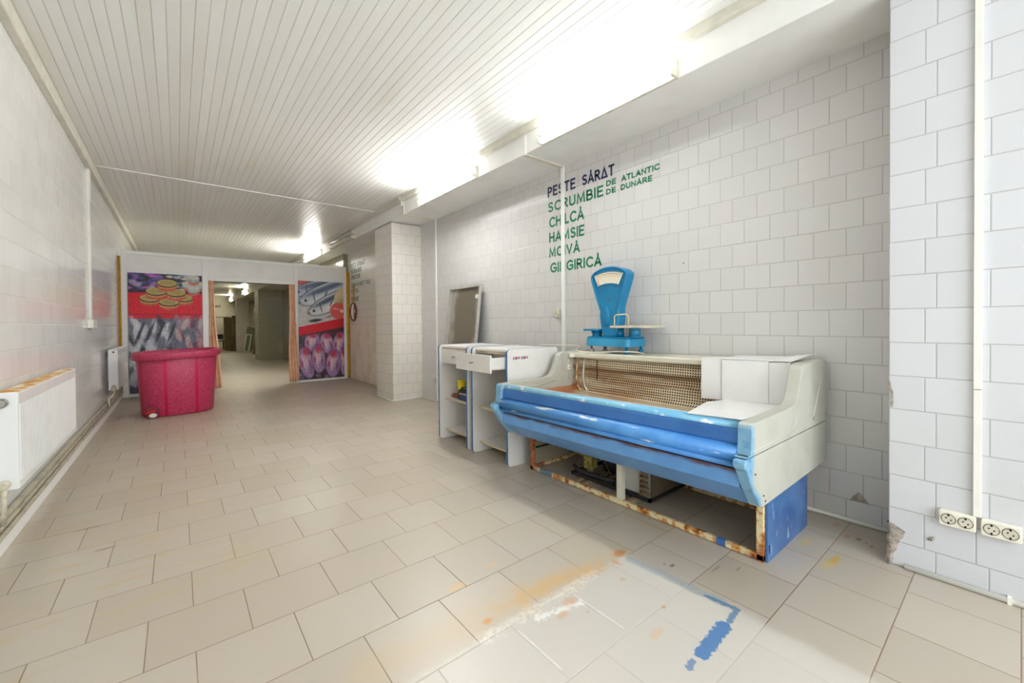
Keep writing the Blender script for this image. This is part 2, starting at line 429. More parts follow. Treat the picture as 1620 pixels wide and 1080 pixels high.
# ------------------------------------------------------------------ lettering painted on the tiles
def _arc(cx, cy, rx, ry, a0, a1, n=9): return [(cx+rx*math.cos(math.radians(a0+(a1-a0)*k/n)), cy+ry*math.sin(math.radians(a0+(a1-a0)*k/n))) for k in range(n+1)]
GL = {  # strokes of sign-painter capitals: (width, polylines), cap height 1
 'A': (.66, [[(0, 0), (.33, 1), (.66, 0)], [(.12, .3), (.54, .3)]]),
 'B': (.52, [[(0, 0), (0, 1)], [(0, 1), (.28, 1)] + _arc(.28, .76, .2, .24, 90, -90)[1:] + [(0, .52)], [(.28, .52)] + _arc(.30, .26, .24, .26, 90, -90) + [(0, 0)]]),
 'C': (.66, [_arc(.40, .5, .40, .5, 48, 312, 14)]),
 'D': (.58, [[(0, 0), (0, 1)], [(0, 1), (.2, 1)] + _arc(.2, .5, .38, .5, 90, -90, 12)[1:] + [(0, 0)]]),
 'E': (.46, [[(.46, 1), (0, 1), (0, 0), (.46, 0)], [(0, .52), (.40, .52)]]),
 'F': (.44, [[(.44, 1), (0, 1), (0, 0)], [(0, .50), (.38, .50)]]),
 'G': (.72, [_arc(.40, .5, .40, .5, 48, 330, 14) + [(.72, .46), (.42, .46)]]),
 'H': (.58, [[(0, 0), (0, 1)], [(.58, 0), (.58, 1)], [(0, .52), (.58, .52)]]),
 'I': (.0, [[(0, 0), (0, 1)]]),
 'L': (.42, [[(0, 1), (0, 0), (.42, 0)]]),
 'M': (.76, [[(0, 0), (.06, 1), (.38, .12), (.70, 1), (.76, 0)]]),
 'N': (.58, [[(0, 0), (0, 1), (.58, 0), (.58, 1)]]),
 'O': (.78, [_arc(.39, .5, .39, .5, 90, 450, 20)]),
 'P': (.48, [[(0, 0), (0, 1), (.24, 1)] + _arc(.24, .74, .24, .26, 90, -90)[1:] + [(0, .48)]]),
 'R': (.54, [[(0, 0), (0, 1), (.26, 1)] + _arc(.26, .75, .24, .25, 90, -90)[1:] + [(0, .50)], [(.24, .50), (.54, 0)]]),
 'S': (.52, [_arc(.27, .755, .235, .245, 35, 270, 10) + _arc(.27, .255, .245, .255, 90, -145, 10)]),
 'T': (.56, [[(0, 1), (.56, 1)], [(.28, 1), (.28, 0)]]),
 'U': (.56, [[(0, 1), (0, .28)] + _arc(.28, .28, .28, .28, 180, 360)[1:] + [(.56, 1)]]),
 'V': (.62, [[(0, 1), (.31, 0), (.62, 1)]]),
 '-': (.24, [[(0, .46), (.24, .46)]]),
}
GL['Δ'] = (.66, [[(.33, 1), (0, .0), (.66, .0), (.33, 1)]])
GL['Ă'] = (.66, GL['A'][1] + [[(.33, 1.17), (.33, 1.26)]])
def glyphs(b, body, y_l, y_r, z0, cap, x, wt=.19):
    """letters facing -x: reading direction is -y"""
    gap, pos, cur = .30, [], 0.
    for ch in body: pos.append(cur); cur += GL[ch][0] + gap
    k = (y_l-y_r)/(cur-gap+wt); h = (cap)*(1-wt); t = wt*cap/2
    for ch, p0 in zip(body, pos):
        for st in GL[ch][1]:
            P = [Vector((wt/2*k + (p0+u)*k, t + v*h)) for u, v in st]
            closed = (P[0]-P[-1]).length < 1e-5
            L = []
            for i, p in enumerate(P):
                a = P[i-1] if i else (P[-2] if closed else None); c_ = P[i+1] if i < len(P)-1 else (P[1] if closed else None)
                d1 = (p-a).normalized() if a is not None else None; d2 = (c_-p).normalized() if c_ is not None else None
                if d1 is None: n = Vector((-d2.y, d2.x)); q = p - d2*t*.9; m = 1
                elif d2 is None: n = Vector((-d1.y, d1.x)); q = p + d1*t*.9; m = 1
                else:
                    n = (Vector((-d1.y, d1.x)) + Vector((-d2.y, d2.x))).normalized(); m = min(1/max(.3, n.dot(Vector((-d1.y, d1.x)))), 2.2); q = p
                L.append((q+n*t*m, q-n*t*m))
            for (a1, a2), (b1, b2) in zip(L, L[1:]):
                b.face([b.v((x, y_l-q.x, z0+q.y)) for q in (a1, b1, b2, a2)])
M_green = simple('green_paint', (0, 124, 84), .5, var=.12, scale=40)
M_navy = simple('navy_paint', (36, 44, 88), .5, var=.12, scale=40)
M_dgreen = simple('dark_green_paint', (30, 104, 78), .5, var=.12, scale=40)
M_dark_ink = simple('black_paint', (38, 42, 46), .5)
def lettering(name, label, x, lines):
    t = thing(name, (x, lines[0][1], lines[-1][3]), label, 'lettering')
    for body, a, c, z, h, m in lines:
        b = MB(); glyphs(b, body, a, c, z, h, x-.0012, .24 if h < .07 else .19)
        o = b.build('text_line', m, t)
lettering('painted_lettering', 'large green and blue painted list of salted fish on the right wall above the scale', XR, [
    ('PESTE', 3.207, 2.81, 2.546, .110, M_navy), ('SĂRΔT', 2.722, 2.336, 2.546, .105, M_navy),
    ('SCRUMBIE', 3.205, 2.462, 2.384, .107, M_green), ('DE', 2.431, 2.315, 2.462, .054, M_green), ('ATLANTIC', 2.262, 1.882, 2.462, .054, M_green), ('DE', 2.432, 2.318, 2.386, .052, M_green), ('DUNĂRE', 2.268, 1.950, 2.386, .052, M_green),
    ('CHILCĂ', 3.187, 2.700, 2.218, .112, M_green), ('HAMSIE', 3.189, 2.698, 2.058, .110, M_green), ('MOIVĂ', 3.190, 2.757, 1.903, .104, M_green), ('GINGIRICĂ', 3.175, 2.487, 1.737, .107, M_green)])
lettering('painted_lettering', 'smaller faded painted list of smoked fish on the far wall beside the pink fish poster', 3.03, [
    ('PESTE', 9.45, 9.09, 2.462, .098, M_dark_ink), ('AFUMAT', 9.03, 8.53, 2.462, .098, M_dark_ink), ('SCRUMBIE', 9.42, 8.76, 2.336, .097, M_dgreen), ('SPROTURI', 9.42, 8.84, 2.20, .097, M_dgreen),
    ('CRAP-CHINET', 9.42, 8.60, 2.036, .088, M_dgreen), ('FILE', 8.51, 8.27, 2.036, .088, M_dgreen), ('PLATICĂ', 9.43, 8.95, 1.897, .088, M_dgreen), ('HAMSIE', 9.42, 8.96, 1.722, .095, M_dgreen)])

# ------------------------------------------------------------------ fluorescent lamps
def emit_mat(name, c, k):
    m = Mat(name); m.color((255, 255, 250)).emit(c, k); return m.mat
M_tube_on = emit_mat('lit_tube', (248, 251, 255), TUBE)
M_tube_mid = emit_mat('lit_tube_middle', (250, 251, 253), TUBE_MID)
M_tube_far = emit_mat('lit_tube_far', (253, 252, 248), TUBE_FAR)
M_tube_back = emit_mat('lit_tube_back', (255, 250, 225), TUBE_BACK)
M_tube_off = simple('dead_tube', (206, 204, 190), .25, var=.05)
M_lampbody = simple('lamp_body', (226, 220, 200), .4, var=.12, scale=14)
def lamp(y0, y1, z, x, lit, label, tubes=2, rust=False):
    L = y1-y0
    t = thing('fluorescent_lamp', (x, (y0+y1)/2, z), label, 'lamp', None)
    b = MB(); b.box(x-.03, x, y0, y1, z-.07, z+.07); b.build('housing', M_lampbody, t, .006)
    offs = (-.045, .045) if tubes == 2 else (.0,)
    for dz in offs:
        for ye in (y0+.012, y1-.012):
            b = MB(); b.box(x-.075, x-.028, ye-.012, ye+.012, z+dz-.020, z+dz+.020); b.build('tube_holder', M_socket, t, .004)
        if lit is not None:
            b = MB(); b.tube([(x-.058, y0+.026, z+dz), (x-.058, y1-.026, z+dz)], .0135, 14); b.build('tube', lit, t)
        else:
            b = MB(); b.tube([(x-.058, y0+.026, z+dz), (x-.058, y1-.026, z+dz)], .0135, 14); b.build('tube', M_tube_off, t)
lamp(1.425, 2.73, 2.873, 2.59, M_tube_on, 'brightest lit fluorescent lamp on the beam, nearest above the green lettering')
lamp(3.76, 5.10, 2.873, 2.59, M_tube_mid, 'second lit fluorescent lamp on the beam, just before the middle pillar')
lamp(7.78, 9.25, 2.873, 2.59, None, 'unlit twin tube lamp on the beam past the middle pillar')
lamp(10.05, 11.5, 2.873, 2.59, M_tube_far, 'lit fluorescent lamp showing above the top of the white partition')
lamp(19.2, 20.6, 2.60, 2.19, M_tube_back, 'lit lamp seen through the doorway, in front of the far pale pillar')
lamp(25.0, 26.2, 2.60, 2.19, M_tube_back, 'smaller lit lamp at the very back seen through the doorway')

# ------------------------------------------------------------------ partition with doorway, strips, posters, curtains
PT = bpy.data.objects.new('wall_partition', None); COL.objects.link(PT); PT.location = (1.1, YP, 0); structure(PT)
def part(name, m, x0, x1, z0, z1, y0=YP, y1=YP+.06, bevel=.006):
    b = MB(); b.box(x0, x1, y0, y1, z0, z1); return b.build(name, m, PT, bevel)
for x0, x1 in ((-.735, -.66), (.365, .455), (1.905, 1.975), (2.90, 2.965)): part('post', M_pvc, x0, x1, 0, 2.44)
part('top_rail', M_pvc, -.735, 2.965, 2.44, 2.50)
part('lintel', M_pvc, .455, 1.905, 2.05, 2.12)
part('bottom_rail', M_pvc, -.66, .365, 0, .045); part('bottom_rail', M_pvc, 1.975, 2.90, 0, .045)
part('panel', M_white, -.66, .365, .045, 2.44, YP+.02, YP+.045, 0); part('panel', M_white, 1.975, 2.90, .045, 2.44, YP+.02, YP+.045, 0); part('panel', M_white, .455, 1.905, 2.12, 2.44, YP+.02, YP+.045, 0)
M_yel = simple('yellow_foam', (222, 165, 40), .8, var=.18, scale=25, bump=.004)
def foam(x0, x1, label, z0):
    b = MB(); n = 24; rs = random.Random(int(x0*100)); A = []
    for i in range(n+1):
        z = z0 + (2.40-z0)*i/n; j = rs.uniform(-.006, .006)
        A.append([b.v((x0, YP+.055, z)), b.v((x0, YP-.003+j, z)), b.v(((x0+x1)/2, YP-.012+j, z)), b.v((x1, YP-.003+j*.5, z)), b.v((x1, YP+.055, z))])
    for P, Q in zip(A, A[1:]):
        for k in range(5): b.face([P[k], P[(k+1) % 5], Q[(k+1) % 5], Q[k]], True)
    b.face(A[0][::-1]); b.face(A[-1])
    tag(b.build('foam_strip', M_yel), label, 'sealing foam')
foam(XL+.001, -.736, 'yellow sealing foam strip between the partition and the left tiled wall', .1)
foam(2.966, 3.029, 'yellow sealing foam strip between the partition and the lettered right wall', .02)

def vcol_mat(name):
    m = Mat(name); n = m.t.nodes.new('ShaderNodeVertexColor'); n.layer_name = 'print'
    m.t.links.new(n.outputs[0], m.b.inputs['Base Color']); m.rough(.5); return m.mat
M_print = vcol_mat('printed_banner')
def srgb2lin(a): return np.where(a <= .04045, a/12.92, ((a+.055)/1.055)**2.4)
class Canvas:
    def __init__(s, nu, nv, aspect):
        s.nu, s.nv, s.asp = nu, nv, aspect
        u = (np.arange(nu)+.5)/nu; v = (np.arange(nv)+.5)/nv
        s.U, s.V = np.meshgrid(u, v); s.C = np.ones((nv, nu, 3)); s.rg = np.random.default_rng(5)
    def put(s, mask, c, a=1.):
        m = np.clip(mask, 0, 1)[..., None]*a; s.C = s.C*(1-m) + (np.array(c)/255.)*m
    def ell(s, cx, cy, rx, ry, c, rot=0, soft=.12, a=1., upper=None):
        dx = (s.U-cx); dy = (s.V-cy)*s.asp
        r = math.radians(rot); X = dx*math.cos(r)+dy*math.sin(r); Y = -dx*math.sin(r)+dy*math.cos(r)
        d = np.sqrt((X/rx)**2+(Y/ry)**2); m = np.clip((1-d)/soft, 0, 1)
        if upper is not None: m = m*(np.where(Y < 0, 1, 0) if upper else np.where(Y >= 0, 1, 0))
        s.put(m, c, a)
    def rect(s, u0, u1, v0, v1, c, slope=0., a=1.):
        vv = s.V - slope*(s.U-u0); s.put(((s.U >= u0) & (s.U <= u1) & (vv >= v0) & (vv <= v1))*1., c, a)
    def noise(s, k, cells=(20, 30), amount=.2, v0=0, v1=1):
        g = s.rg.random((cells[1]+2, cells[0]+2))
        x = s.U*cells[0]; y = s.V*cells[1]; xi = x.astype(int); yi = y.astype(int); fx = x-xi; fy = y-yi
        fx = fx*fx*(3-2*fx); fy = fy*fy*(3-2*fy)
        n = (g[yi, xi]*(1-fx)+g[yi, xi+1]*fx)*(1-fy)+(g[yi+1, xi]*(1-fx)+g[yi+1, xi+1]*fx)*fy
        m = ((s.V >= v0) & (s.V <= v1))[..., None]; s.C = np.where(m, np.clip(s.C + (n[..., None]-.5)*amount*np.array(k), 0, 1), s.C)
    def mesh(s, name, x0, x1, z0, z1, y, wave):
        nu, nv = s.nu, s.nv; verts = []; faces = []
        for j in range(nv+1):
            for i in range(nu+1):
                u, v = i/nu, j/nv; sx = x0+(x1-x0)*u
                verts.append((sx + wave*(1-u)*v*.35, y - .002 - .004*abs(math.sin(3*u+2*v)), z1+(z0-z1)*v))
        W = nu+1
        for j in range(nv):
            for i in range(nu): faces.append((j*W+i, (j+1)*W+i, (j+1)*W+i+1, j*W+i+1))
        me = bpy.data.meshes.new(name); me.from_pydata(verts, [], faces)
        at = me.color_attributes.new('print', 'BYTE_COLOR', 'CORNER')
        cols = np.repeat(s.C.reshape(-1, 3), 4, axis=0); rgba = np.ones((len(cols), 4), np.float32); rgba[:, :3] = srgb2lin(cols)
        at.data.foreach_set('color', rgba.ravel())
        me.materials.append(M_print); o = bpy.data.objects.new(name, me); COL.objects.link(o)
        md = o.modifiers.new('thickness', 'SOLIDIFY'); md.thickness = .0015; md.offset = 1
        return o
# left banner: stacked tins on red above silver fish
c = Canvas(130, 260, 2.06)
V = lambda z: (2.13-z)/(2.13-.06)
c.rect(0, 1, 0, 1, (40, 40, 52)); rs = random.Random(11)
for k in range(46):
    c.ell(rs.uniform(0, .5), rs.uniform(0, V(1.83)), .07, .035, rs.choice([(70, 70, 130), (120, 90, 170), (160, 160, 190), (60, 60, 100), (190, 100, 190), (40, 44, 70)]), soft=.5)
for k in range(34):
    c.ell(rs.uniform(.5, 1), rs.uniform(0, V(1.83)), .07, .03, rs.choice([(190, 190, 195), (120, 150, 165), (60, 60, 66), (215, 200, 190), (90, 120, 130)]), soft=.5)
c.rect(0, 1, V(1.80), V(1.35), (226, 10, 40)); c.put(((c.V > V(1.84)) & (c.V < V(1.79)) & (c.U < .3))*1., (50, 20, 40), .7)
for (cx, cz, col) in ((.80, 1.95, (176, 200, 205)), (.97, 1.95, (176, 200, 205)), (.88, 1.87, (170, 195, 200)), (.88, 2.06, (150, 180, 188))):
    c.ell(cx, V(cz-.03), .09, .09, (198, 120, 100), soft=.1); c.ell(cx, V(cz), .09, .06, col, soft=.1); c.ell(cx, V(cz+.03), .09, .04, (214, 206, 190), soft=.1)
def can(cx, z, w=.14):
    c.ell(cx, V(z-.075), w, .075, (206, 92, 62), soft=.08); c.ell(cx, V(z-.045), w, .07, (218, 150, 100), soft=.08); c.ell(cx, V(z-.02), w*1.02, .068, (88, 66, 44), soft=.06)
    c.ell(cx, V(z), w, .064, (198, 172, 96), soft=.1); c.ell(cx, V(z)-.002, w*.78, .045, (176, 154, 88), soft=.2)
for cx, z in ((.28, 1.705), (.73, 1.72), (.53, 1.64), (.36, 1.825), (.63, 1.81), (.51, 1.975)): can(cx, z)
c.rect(0, 1, V(1.425), V(1.41), (60, 10, 20)); c.rect(0, 1, V(1.41), V(1.35), (222, 12, 48))
c.rect(0, 1, V(1.35), 1, (120, 122, 140))
for k in range(90):
    u, v = rs.uniform(0, 1), rs.uniform(V(1.35)+.02, 1)
    warm = u > .62
    c.ell(u, v, .05, .17, rs.choice([(216, 190, 190), (196, 140, 150), (170, 150, 165), (120, 70, 90)] if warm else [(216, 220, 228), (186, 192, 208), (60, 60, 74), (236, 236, 238), (226, 228, 234)]), rot=rs.uniform(-25, 25), soft=.45, a=.85)
for u in (.14, .27, .40, .56): c.ell(u, V(1.10), .028, .26, (52, 50, 62), rot=18, soft=.6, a=.85)
c.rect(0, 1, V(1.352), V(1.345), (200, 60, 80)); c.noise((1, 1, 1), (60, 110), .14, V(1.35)); c.noise((1, 1, 1), (50, 90), .10)
b1 = c.mesh('banner', -.648, .362, .06, 2.13, YP, .0)
tag(b1, 'printed banner with stacked tins on red above silver fish, behind the tub', 'banner')
# right banner: fish on ice, a red band, pink fish
c = Canvas(120, 260, 2.2); rs = random.Random(4)
Z = lambda zx, zy: ((zx-85)/430., (zy-80)/900.)
c.rect(0, 1, 0, 1, (206, 200, 196)); c.noise((1, 1, 1), (30, 60), .10)
c.rect(0, .45, 0, .045, (214, 90, 96), -.06)
def fish(hx, hy, tx, ty, wd, col, back):
    h = np.array(Z(hx, hy)); t = np.array(Z(tx, ty)); m = (h+t)/2; d = (t-h)*np.array([1, 2.2]); L = np.hypot(*d)/2; rot = math.degrees(math.atan2(d[1], d[0]))
    n = np.array([math.sin(math.radians(rot)), -math.cos(math.radians(rot))/2.2])
    c.ell(m[0], m[1], L*1.03, wd*1.10, (58, 64, 84), rot, .12); c.ell(m[0], m[1], L, wd, col, rot, .10); q = m+n*wd*.42; c.ell(q[0], q[1], L*.96, wd*.40, back, rot, .6, .85)
    q = m-n*wd*.42; c.ell(q[0], q[1], L*.9, wd*.42, (230, 229, 228), rot, .6, .95)
    e = h+(t-h)*.12; c.ell(e[0], e[1], .034, .034, (60, 62, 70), 0, .3); c.ell(e[0], e[1], .014, .014, (12, 12, 16), 0, .3)
    g = h+(t-h)*.26; c.ell(g[0], g[1], .018, wd*.8, (70, 72, 86), rot+12, .5, .8)
    g = h+(t-h)*.46-n*wd*.1; c.ell(g[0], g[1], .085, .018, (66, 68, 84), rot-38, .4, .9)
    g = h+(t-h)*.02; c.ell(g[0], g[1], .03, .02, (60, 60, 72), rot, .4, .9)
fish(20, 200, 560, 60, .17, (170, 180, 196), (84, 98, 122)); fish(85, 285, 640, 60, .21, (196, 202, 210), (78, 92, 118)); fish(170, 380, 640, 150, .19, (206, 208, 210), (62, 74, 98))
q = Z(240, 440); c.ell(q[0], q[1], .19, .045, (60, 62, 70), -8, .5); q = Z(380, 400); c.ell(q[0], q[1], .14, .03, (130, 130, 132), -20, .6)
q = Z(495, 225); c.ell(q[0], q[1], .17, .27, (226, 204, 160), 20, .08)
for a in range(-50, 60, 13):
    p = Z(500, 295); L = .24; p2 = (p[0]+math.sin(math.radians(a-20))*L*.5, p[1]-math.cos(math.radians(a-20))*L*.5/2.2); c.ell(p2[0], p2[1], .006, L*.5, (120, 90, 60), a-20, .5, .8)
q = Z(460, 350); c.ell(q[0], q[1], .20, .20, (226, 96, 84), 15, .12); q = Z(495, 350); c.ell(q[0], q[1], .06, .05, (244, 200, 190), 15, .4); q = Z(440, 330); c.ell(q[0], q[1], .10, .03, (240, 150, 130), 10, .4)
v0 = Z(0, 500)[1]; v1 = Z(0, 580)[1]
c.put((c.V > v0 - .095*c.U)*1., (212, 8, 40)); c.put((c.V > v1 - .088*c.U)*1., (72, 44, 60))
low = (c.V > v1 + .01 - .085*c.U)
C0 = c.C.copy()
for k in range(60):
    c.ell(rs.uniform(0, 1), rs.uniform(v1-.03, 1), .08, .08, rs.choice([(150, 140, 160), (96, 84, 108), (60, 40, 60), (200, 190, 196)]), soft=.6, a=.8)
for (zx, zy, rx, ry, rot) in ((210, 640, .17, .20, 8), (350, 660, .15, .24, -18), (470, 670, .15, .28, 6), (150, 830, .15, .34, -14), (265, 800, .14, .30, -4), (405, 850, .16, .30, 3), (505, 840, .07, .3, 0)):
    q = Z(zx, zy); rx *= 1.12; ry *= 1.14; c.ell(q[0], q[1], rx*1.12, ry*1.1, (58, 22, 44), rot, .3, .95); c.ell(q[0], q[1], rx, ry, (172, 136, 182), rot, .18)
    c.ell(q[0]-.02, q[1]-ry*.22/2.2, rx*.8, ry*.62, (226, 182, 194), rot, .6, .85); c.ell(q[0], q[1]-ry*.68/2.2, rx*.62, ry*.34, (190, 44, 76), rot, .6, .85); c.ell(q[0]-.03, q[1]+ry*.1/2.2, rx*.25, ry*.6, (232, 214, 222), rot, .8, .7)
    c.ell(q[0]+rx*.5, q[1]+.02, rx*.22, ry*.55, (116, 70, 124), rot, .7, .7); c.ell(q[0]-rx*.55, q[1]-.0, rx*.16, ry*.3, (170, 20, 60), rot, .5, .75)
c.noise((1, .9, 1), (70, 150), .26, v1+.0); c.C = np.where(low[..., None], c.C, C0)
b2 = c.mesh('banner', 1.978, 2.898, .045, 2.145, YP, .0)
tag(b2, 'printed banner with whole fish above a red band and pink fish, right of the doorway', 'banner')

M_curt = Mat('salmon_curtain'); n_ = M_curt.noise(scale=12, detail=3)
M_curt.color(M_curt.mix(M_curt.step(n_, .4, .7), (250, 206, 172), (240, 184, 146))).rough(.85); M_curt = M_curt.mat
def curtain(xt0, xt1, xb0, xb1, folds, label, yb, z0):
    b = MB(); nu, nv = folds*10, 26; g = []
    for j in range(nv+1):
        v = j/nv; z = z0 + (2.055-z0)*(1-v); row = []
        for i in range(nu+1):
            u = i/nu; a = .03*(.5+.6*v)
            xx = (xt0+(xt1-xt0)*u)*(1-v) + (xb0+(xb1-xb0)*u)*v
            y = yb + a*math.sin(2*PI*folds*u + .5*math.sin(4*v)) + .012*math.sin(9*u+7*v)
            row.append(b.v((xx + .012*math.sin(6*v+3*u), y, z)))
        g.append(row)
    for A, B in zip(g, g[1:]):
        for i in range(nu): b.face([A[i], A[i+1], B[i+1], B[i]], True)
    o = b.build('curtain', M_curt); md = o.modifiers.new('cloth', 'SOLIDIFY'); md.thickness = .004
    t = tag(o, label, 'curtain'); return o
curtain(.455, .53, .46, .63, 3, 'salmon curtain gathered at the left jamb of the doorway, beside the tub', YP-.02, .03)
curtain(1.80, 1.915, 1.79, 1.96, 4, 'salmon curtain gathered at the right jamb of the doorway, beside the pink fish banner', YP-.02, .03)
b = MB(); b.tube([(.45, YP+.03, 2.045), (1.91, YP+.03, 2.045)], .008); tag(b.build('curtain_rail', M_dark), 'thin rail across the top of the curtained doorway', 'curtain rail')

# round mirror on the far right wall, board below
t = thing('round_mirror', (3.03, 9.25, 1.49), 'round brown rimmed mirror hanging from a yellow strap on the far right wall', 'mirror')
M_mirror = Mat('mirror_glass').color((225, 225, 225)).metal(1.).rough(.03).mat
M_rim = simple('brown_wood_rim', (120, 70, 30), .4, var=.2)
b = MB(); ring = [(3.012, 9.27+.19*math.cos(a), 1.49+.19*math.sin(a)) for a in [2*PI*k/36 for k in range(37)]]; b.tube(ring, .018, 8, False); b.build('rim', M_rim, t)
b = MB(); b.lathe([(.18, 0), (.18, .008)], (3.010, 9.27, 1.49), 'x', 36); b.build('glass', M_mirror, t)
b = MB(); b.box(3.012, 3.029, 9.225, 9.285, 1.72, 2.07).tube([(3.015, 9.27, 1.74), (3.012, 9.36, 1.62)], .008).tube([(3.015, 9.25, 1.74), (3.012, 9.2, 1.62)], .008); b.build('strap', M_yel, t, .004)
M_board = simple('painted_board', (240, 230, 216), .45, c2=(226, 208, 182), scale=3.2)
b = MB(); b.box(3.014, 3.03, 7.0, 9.50, .01, 1.205); tag(b.build('wall_board', M_board, None, .003), 'off-white board with brown drip marks covering the lower wall beside the pink fish banner', 'board')

# ------------------------------------------------------------------ left side: radiators, pipes
M_rad = simple('radiator_enamel', (238, 239, 236), .3, var=.02)
def rad_top_mat():
    m = Mat('rusty_radiator_top'); n = m.noise(scale=9, detail=5)
    m.color(m.mix(m.step(n, .40, .58), (226, 214, 186), (206, 148, 66))).rough(.6); return m.mat
M_radtop = rad_top_mat()
M_brass = simple('painted_valve', (208, 200, 176), .4, var=.15, scale=30)
M_chrome = simple('dull_chrome', (150, 146, 138), .3, metal=.9)
def radiator(y0, y1, z0, z1, xf, xb, label, topm):
    t = thing('radiator', ((xf+xb)/2, y0, z0), label, 'radiator')
    # ribbed front sheet
    pts = [(y0+.012, xf)]; y = y0+.04
    pts = [(xf-.004, y0+.006)]
    n = int((y1-y0-.05)/.033)
    for k in range(n):
        ya = y0+.03+k*.033
        pts += [(xf-.006, ya), (xf, ya+.006), (xf, ya+.022), (xf-.006, ya+.028)]
    pts += [(xf-.004, y1-.006), (xf-.03, y1-.006), (xf-.03, y0+.006)]
    b = MB(); b.prism(pts, z0+.035, z1-.07, 'z'); b.build('ribbed_panel', M_rad, t)
    b = MB(); b.box(xf-.03, xf-.001, y0+.006, y1-.006, z1-.072, z1-.004).box(xf-.03, xf-.001, y0+.006, y1-.006, z0, z0+.036); b.build('front_frame', M_rad, t, .006)
    b = MB(); b.box(xb, xb+.012, y0+.01, y1-.01, z0+.01, z1-.02); b.build('rear_panel', M_rad, t)
    for ya in (y0, y1-.008):
        b = MB(); b.box(xb-.002, xf-.003, ya, ya+.008, z0, z1); b.build('side_cover', M_rad, t, .004)
    b = MB(); b.box(xb, xf-.006, y0+.008, y1-.008, z1-.012, z1-.002)
    for k in range(int((y1-y0)/.04)): b.box(xb+.012, xf-.022, y0+.02+k*.04, y0+.032+k*.04, z1-.003, z1+.0005)
    b.build('top_grille', topm, t)
    for ya in (y0+.25, y1-.25):
        b = MB(); b.box(XL, xb+.002, ya, ya+.04, z0+.1, z1-.1); b.build('bracket', M_rad, t)
    return t
r1 = radiator(3.29, 4.86, .36, .868, -.65, -.735, 'long white radiator with rusty top at the left edge, nearest on the wall', M_radtop)
b = MB(); b.lathe([(.020, -.045), (.024, -.04), (.024, -.004), (.018, 0)], (-.705, 3.29, .815), 'y', 18); b.build('thermostat_cap', M_chrome, r1)
b = MB(); b.lathe([(.016, -.05), (.022, -.045), (.022, -.01), (.014, 0)], (-.70, 3.29, .395), 'y', 16).tube([(-.70, 3.265, .395), (-.70, 3.262, .3), (-.705, 3.26, .19)], .011); b.build('valve', M_brass, r1)
r2 = radiator(7.68, 9.10, .35, .893, -.63, -.727, 'far white radiator half hidden behind the red tub', M_rad)
b = MB(); b.prism([(-.690, .872), (-.660, .872), (-.675, .845)], 7.672, 7.681, 'y'); b.build('vent_plug', M_dark, r2)
b = MB(); b.tube([(-.675, 7.66, .42), (-.675, 7.655, .33), (-.675, 7.64, .29), (-.70, 7.58, .27), (-.71, 7.5, .25), (-.71, 7.48, .16)], .016).lathe([(.02, 0), (.028, .01), (.028, .05), (.02, .06)], (-.675, 7.655, .34), 'z', 14); b.build('valve', M_brass, r2)
M_pipe = simple('painted_pipe', (186, 178, 156), .45, var=.15, scale=10)
for z, x, lab, r in ((.105, -.735, 'lowest of the three heating pipes along the left wall', .014), (.143, -.742, 'middle one of the three heating pipes along the left wall', .014), (.185, -.744, 'uppermost and thickest of the three heating pipes along the left wall', .018)):
    b = MB(); b.tube([(x, y, z+.004*math.sin(y*1.3)) for y in np.linspace(-1.5, 9.5, 34)], r, 10)
    for y in (2.7, 5.6, 7.9): b.box(XL, x, y, y+.012, z-.006, z+.006)
    tag(b.build('heating_pipe', M_pipe), lab, 'pipe')

# ------------------------------------------------------------------ red tub
def tub_mat():
    m = Mat('scuffed_red_plastic'); x, y, z = m.pos(); nf = m.noise(scale=38, detail=5, rough=.7); nb = m.noise(scale=4, detail=3)
    s_ = 0
    d = m.mn(m.mn(m.abs(x+.128+z*.012), m.abs(x-.195)), m.abs(x+.375+z*.02))
    stripe = m.step(d, .015, .021, 1, 0)*m.step(z, .755, .765, 1, 0)
    scuff = m.mix(m.step(nf, .38, .68), m.mix(nb, (172, 26, 72), (184, 44, 86)), (194, 74, 106))
    m.color(m.mix(stripe, scuff, (186, 0, 66))).rough(.42).bump(nf, .001); return m.mat
M_tub = tub_mat(); M_tubin = simple('tub_inside', (150, 20, 56), .5)
TC = Vector((0, 7.58, 0))
t = thing('plastic_tub', TC, 'large dark red plastic tub with drain tap on the floor beside the far radiator', 'tub')
def tub_ring(b, a, bb, z, n=3.2, seg=72):
    out = []
    for k in range(seg):
        th = 2*PI*k/seg; c_, s_ = math.cos(th), math.sin(th)
        x = a*math.copysign(abs(c_)**(2/n), c_); y = bb*math.copysign(abs(s_)**(2/n), s_)
        if y < 0: y -= .06*(1-(x/a)**2)
        out.append(b.v(TC + Vector((x, y, z + (.035*x if z > .7 else 0)))))
    return out
def tub_skin(prof, mats):
    b = MB(); R = [tub_ring(b, *p) for p in prof]
    for A, B in zip(R, R[1:]):
        for k in range(72): b.face([A[k], A[(k+1) % 72], B[(k+1) % 72], B[k]], True)
    return b, R
b, R = tub_skin([(.385, .33, 0), (.40, .35, .015), (.425, .395, .4), (.445, .425, .768), (.40, .39, .80), (.37, .34, .06)], None); b.face(R[0][::-1]); b.face(R[-1]); o = b.build('body', [M_tub], t); o.modifiers.new('e', 'BEVEL').width = .004
b, R = tub_skin([(.448, .428, .768), (.482, .462, .768), (.487, .467, .775), (.493, .473, .85), (.487, .467, .862), (.43, .41, .862), (.42, .40, .845), (.41, .39, .78), (.448, .428, .768)], None); o = b.build('rim', M_tub, t)
b = MB(); pr = [(-.33, 0)] + [(-.27+.06*math.cos(a)*1.1, .09+.065*math.sin(a)) for a in [PI - PI*k/10 for k in range(11)]] + [(-.205, 0)]
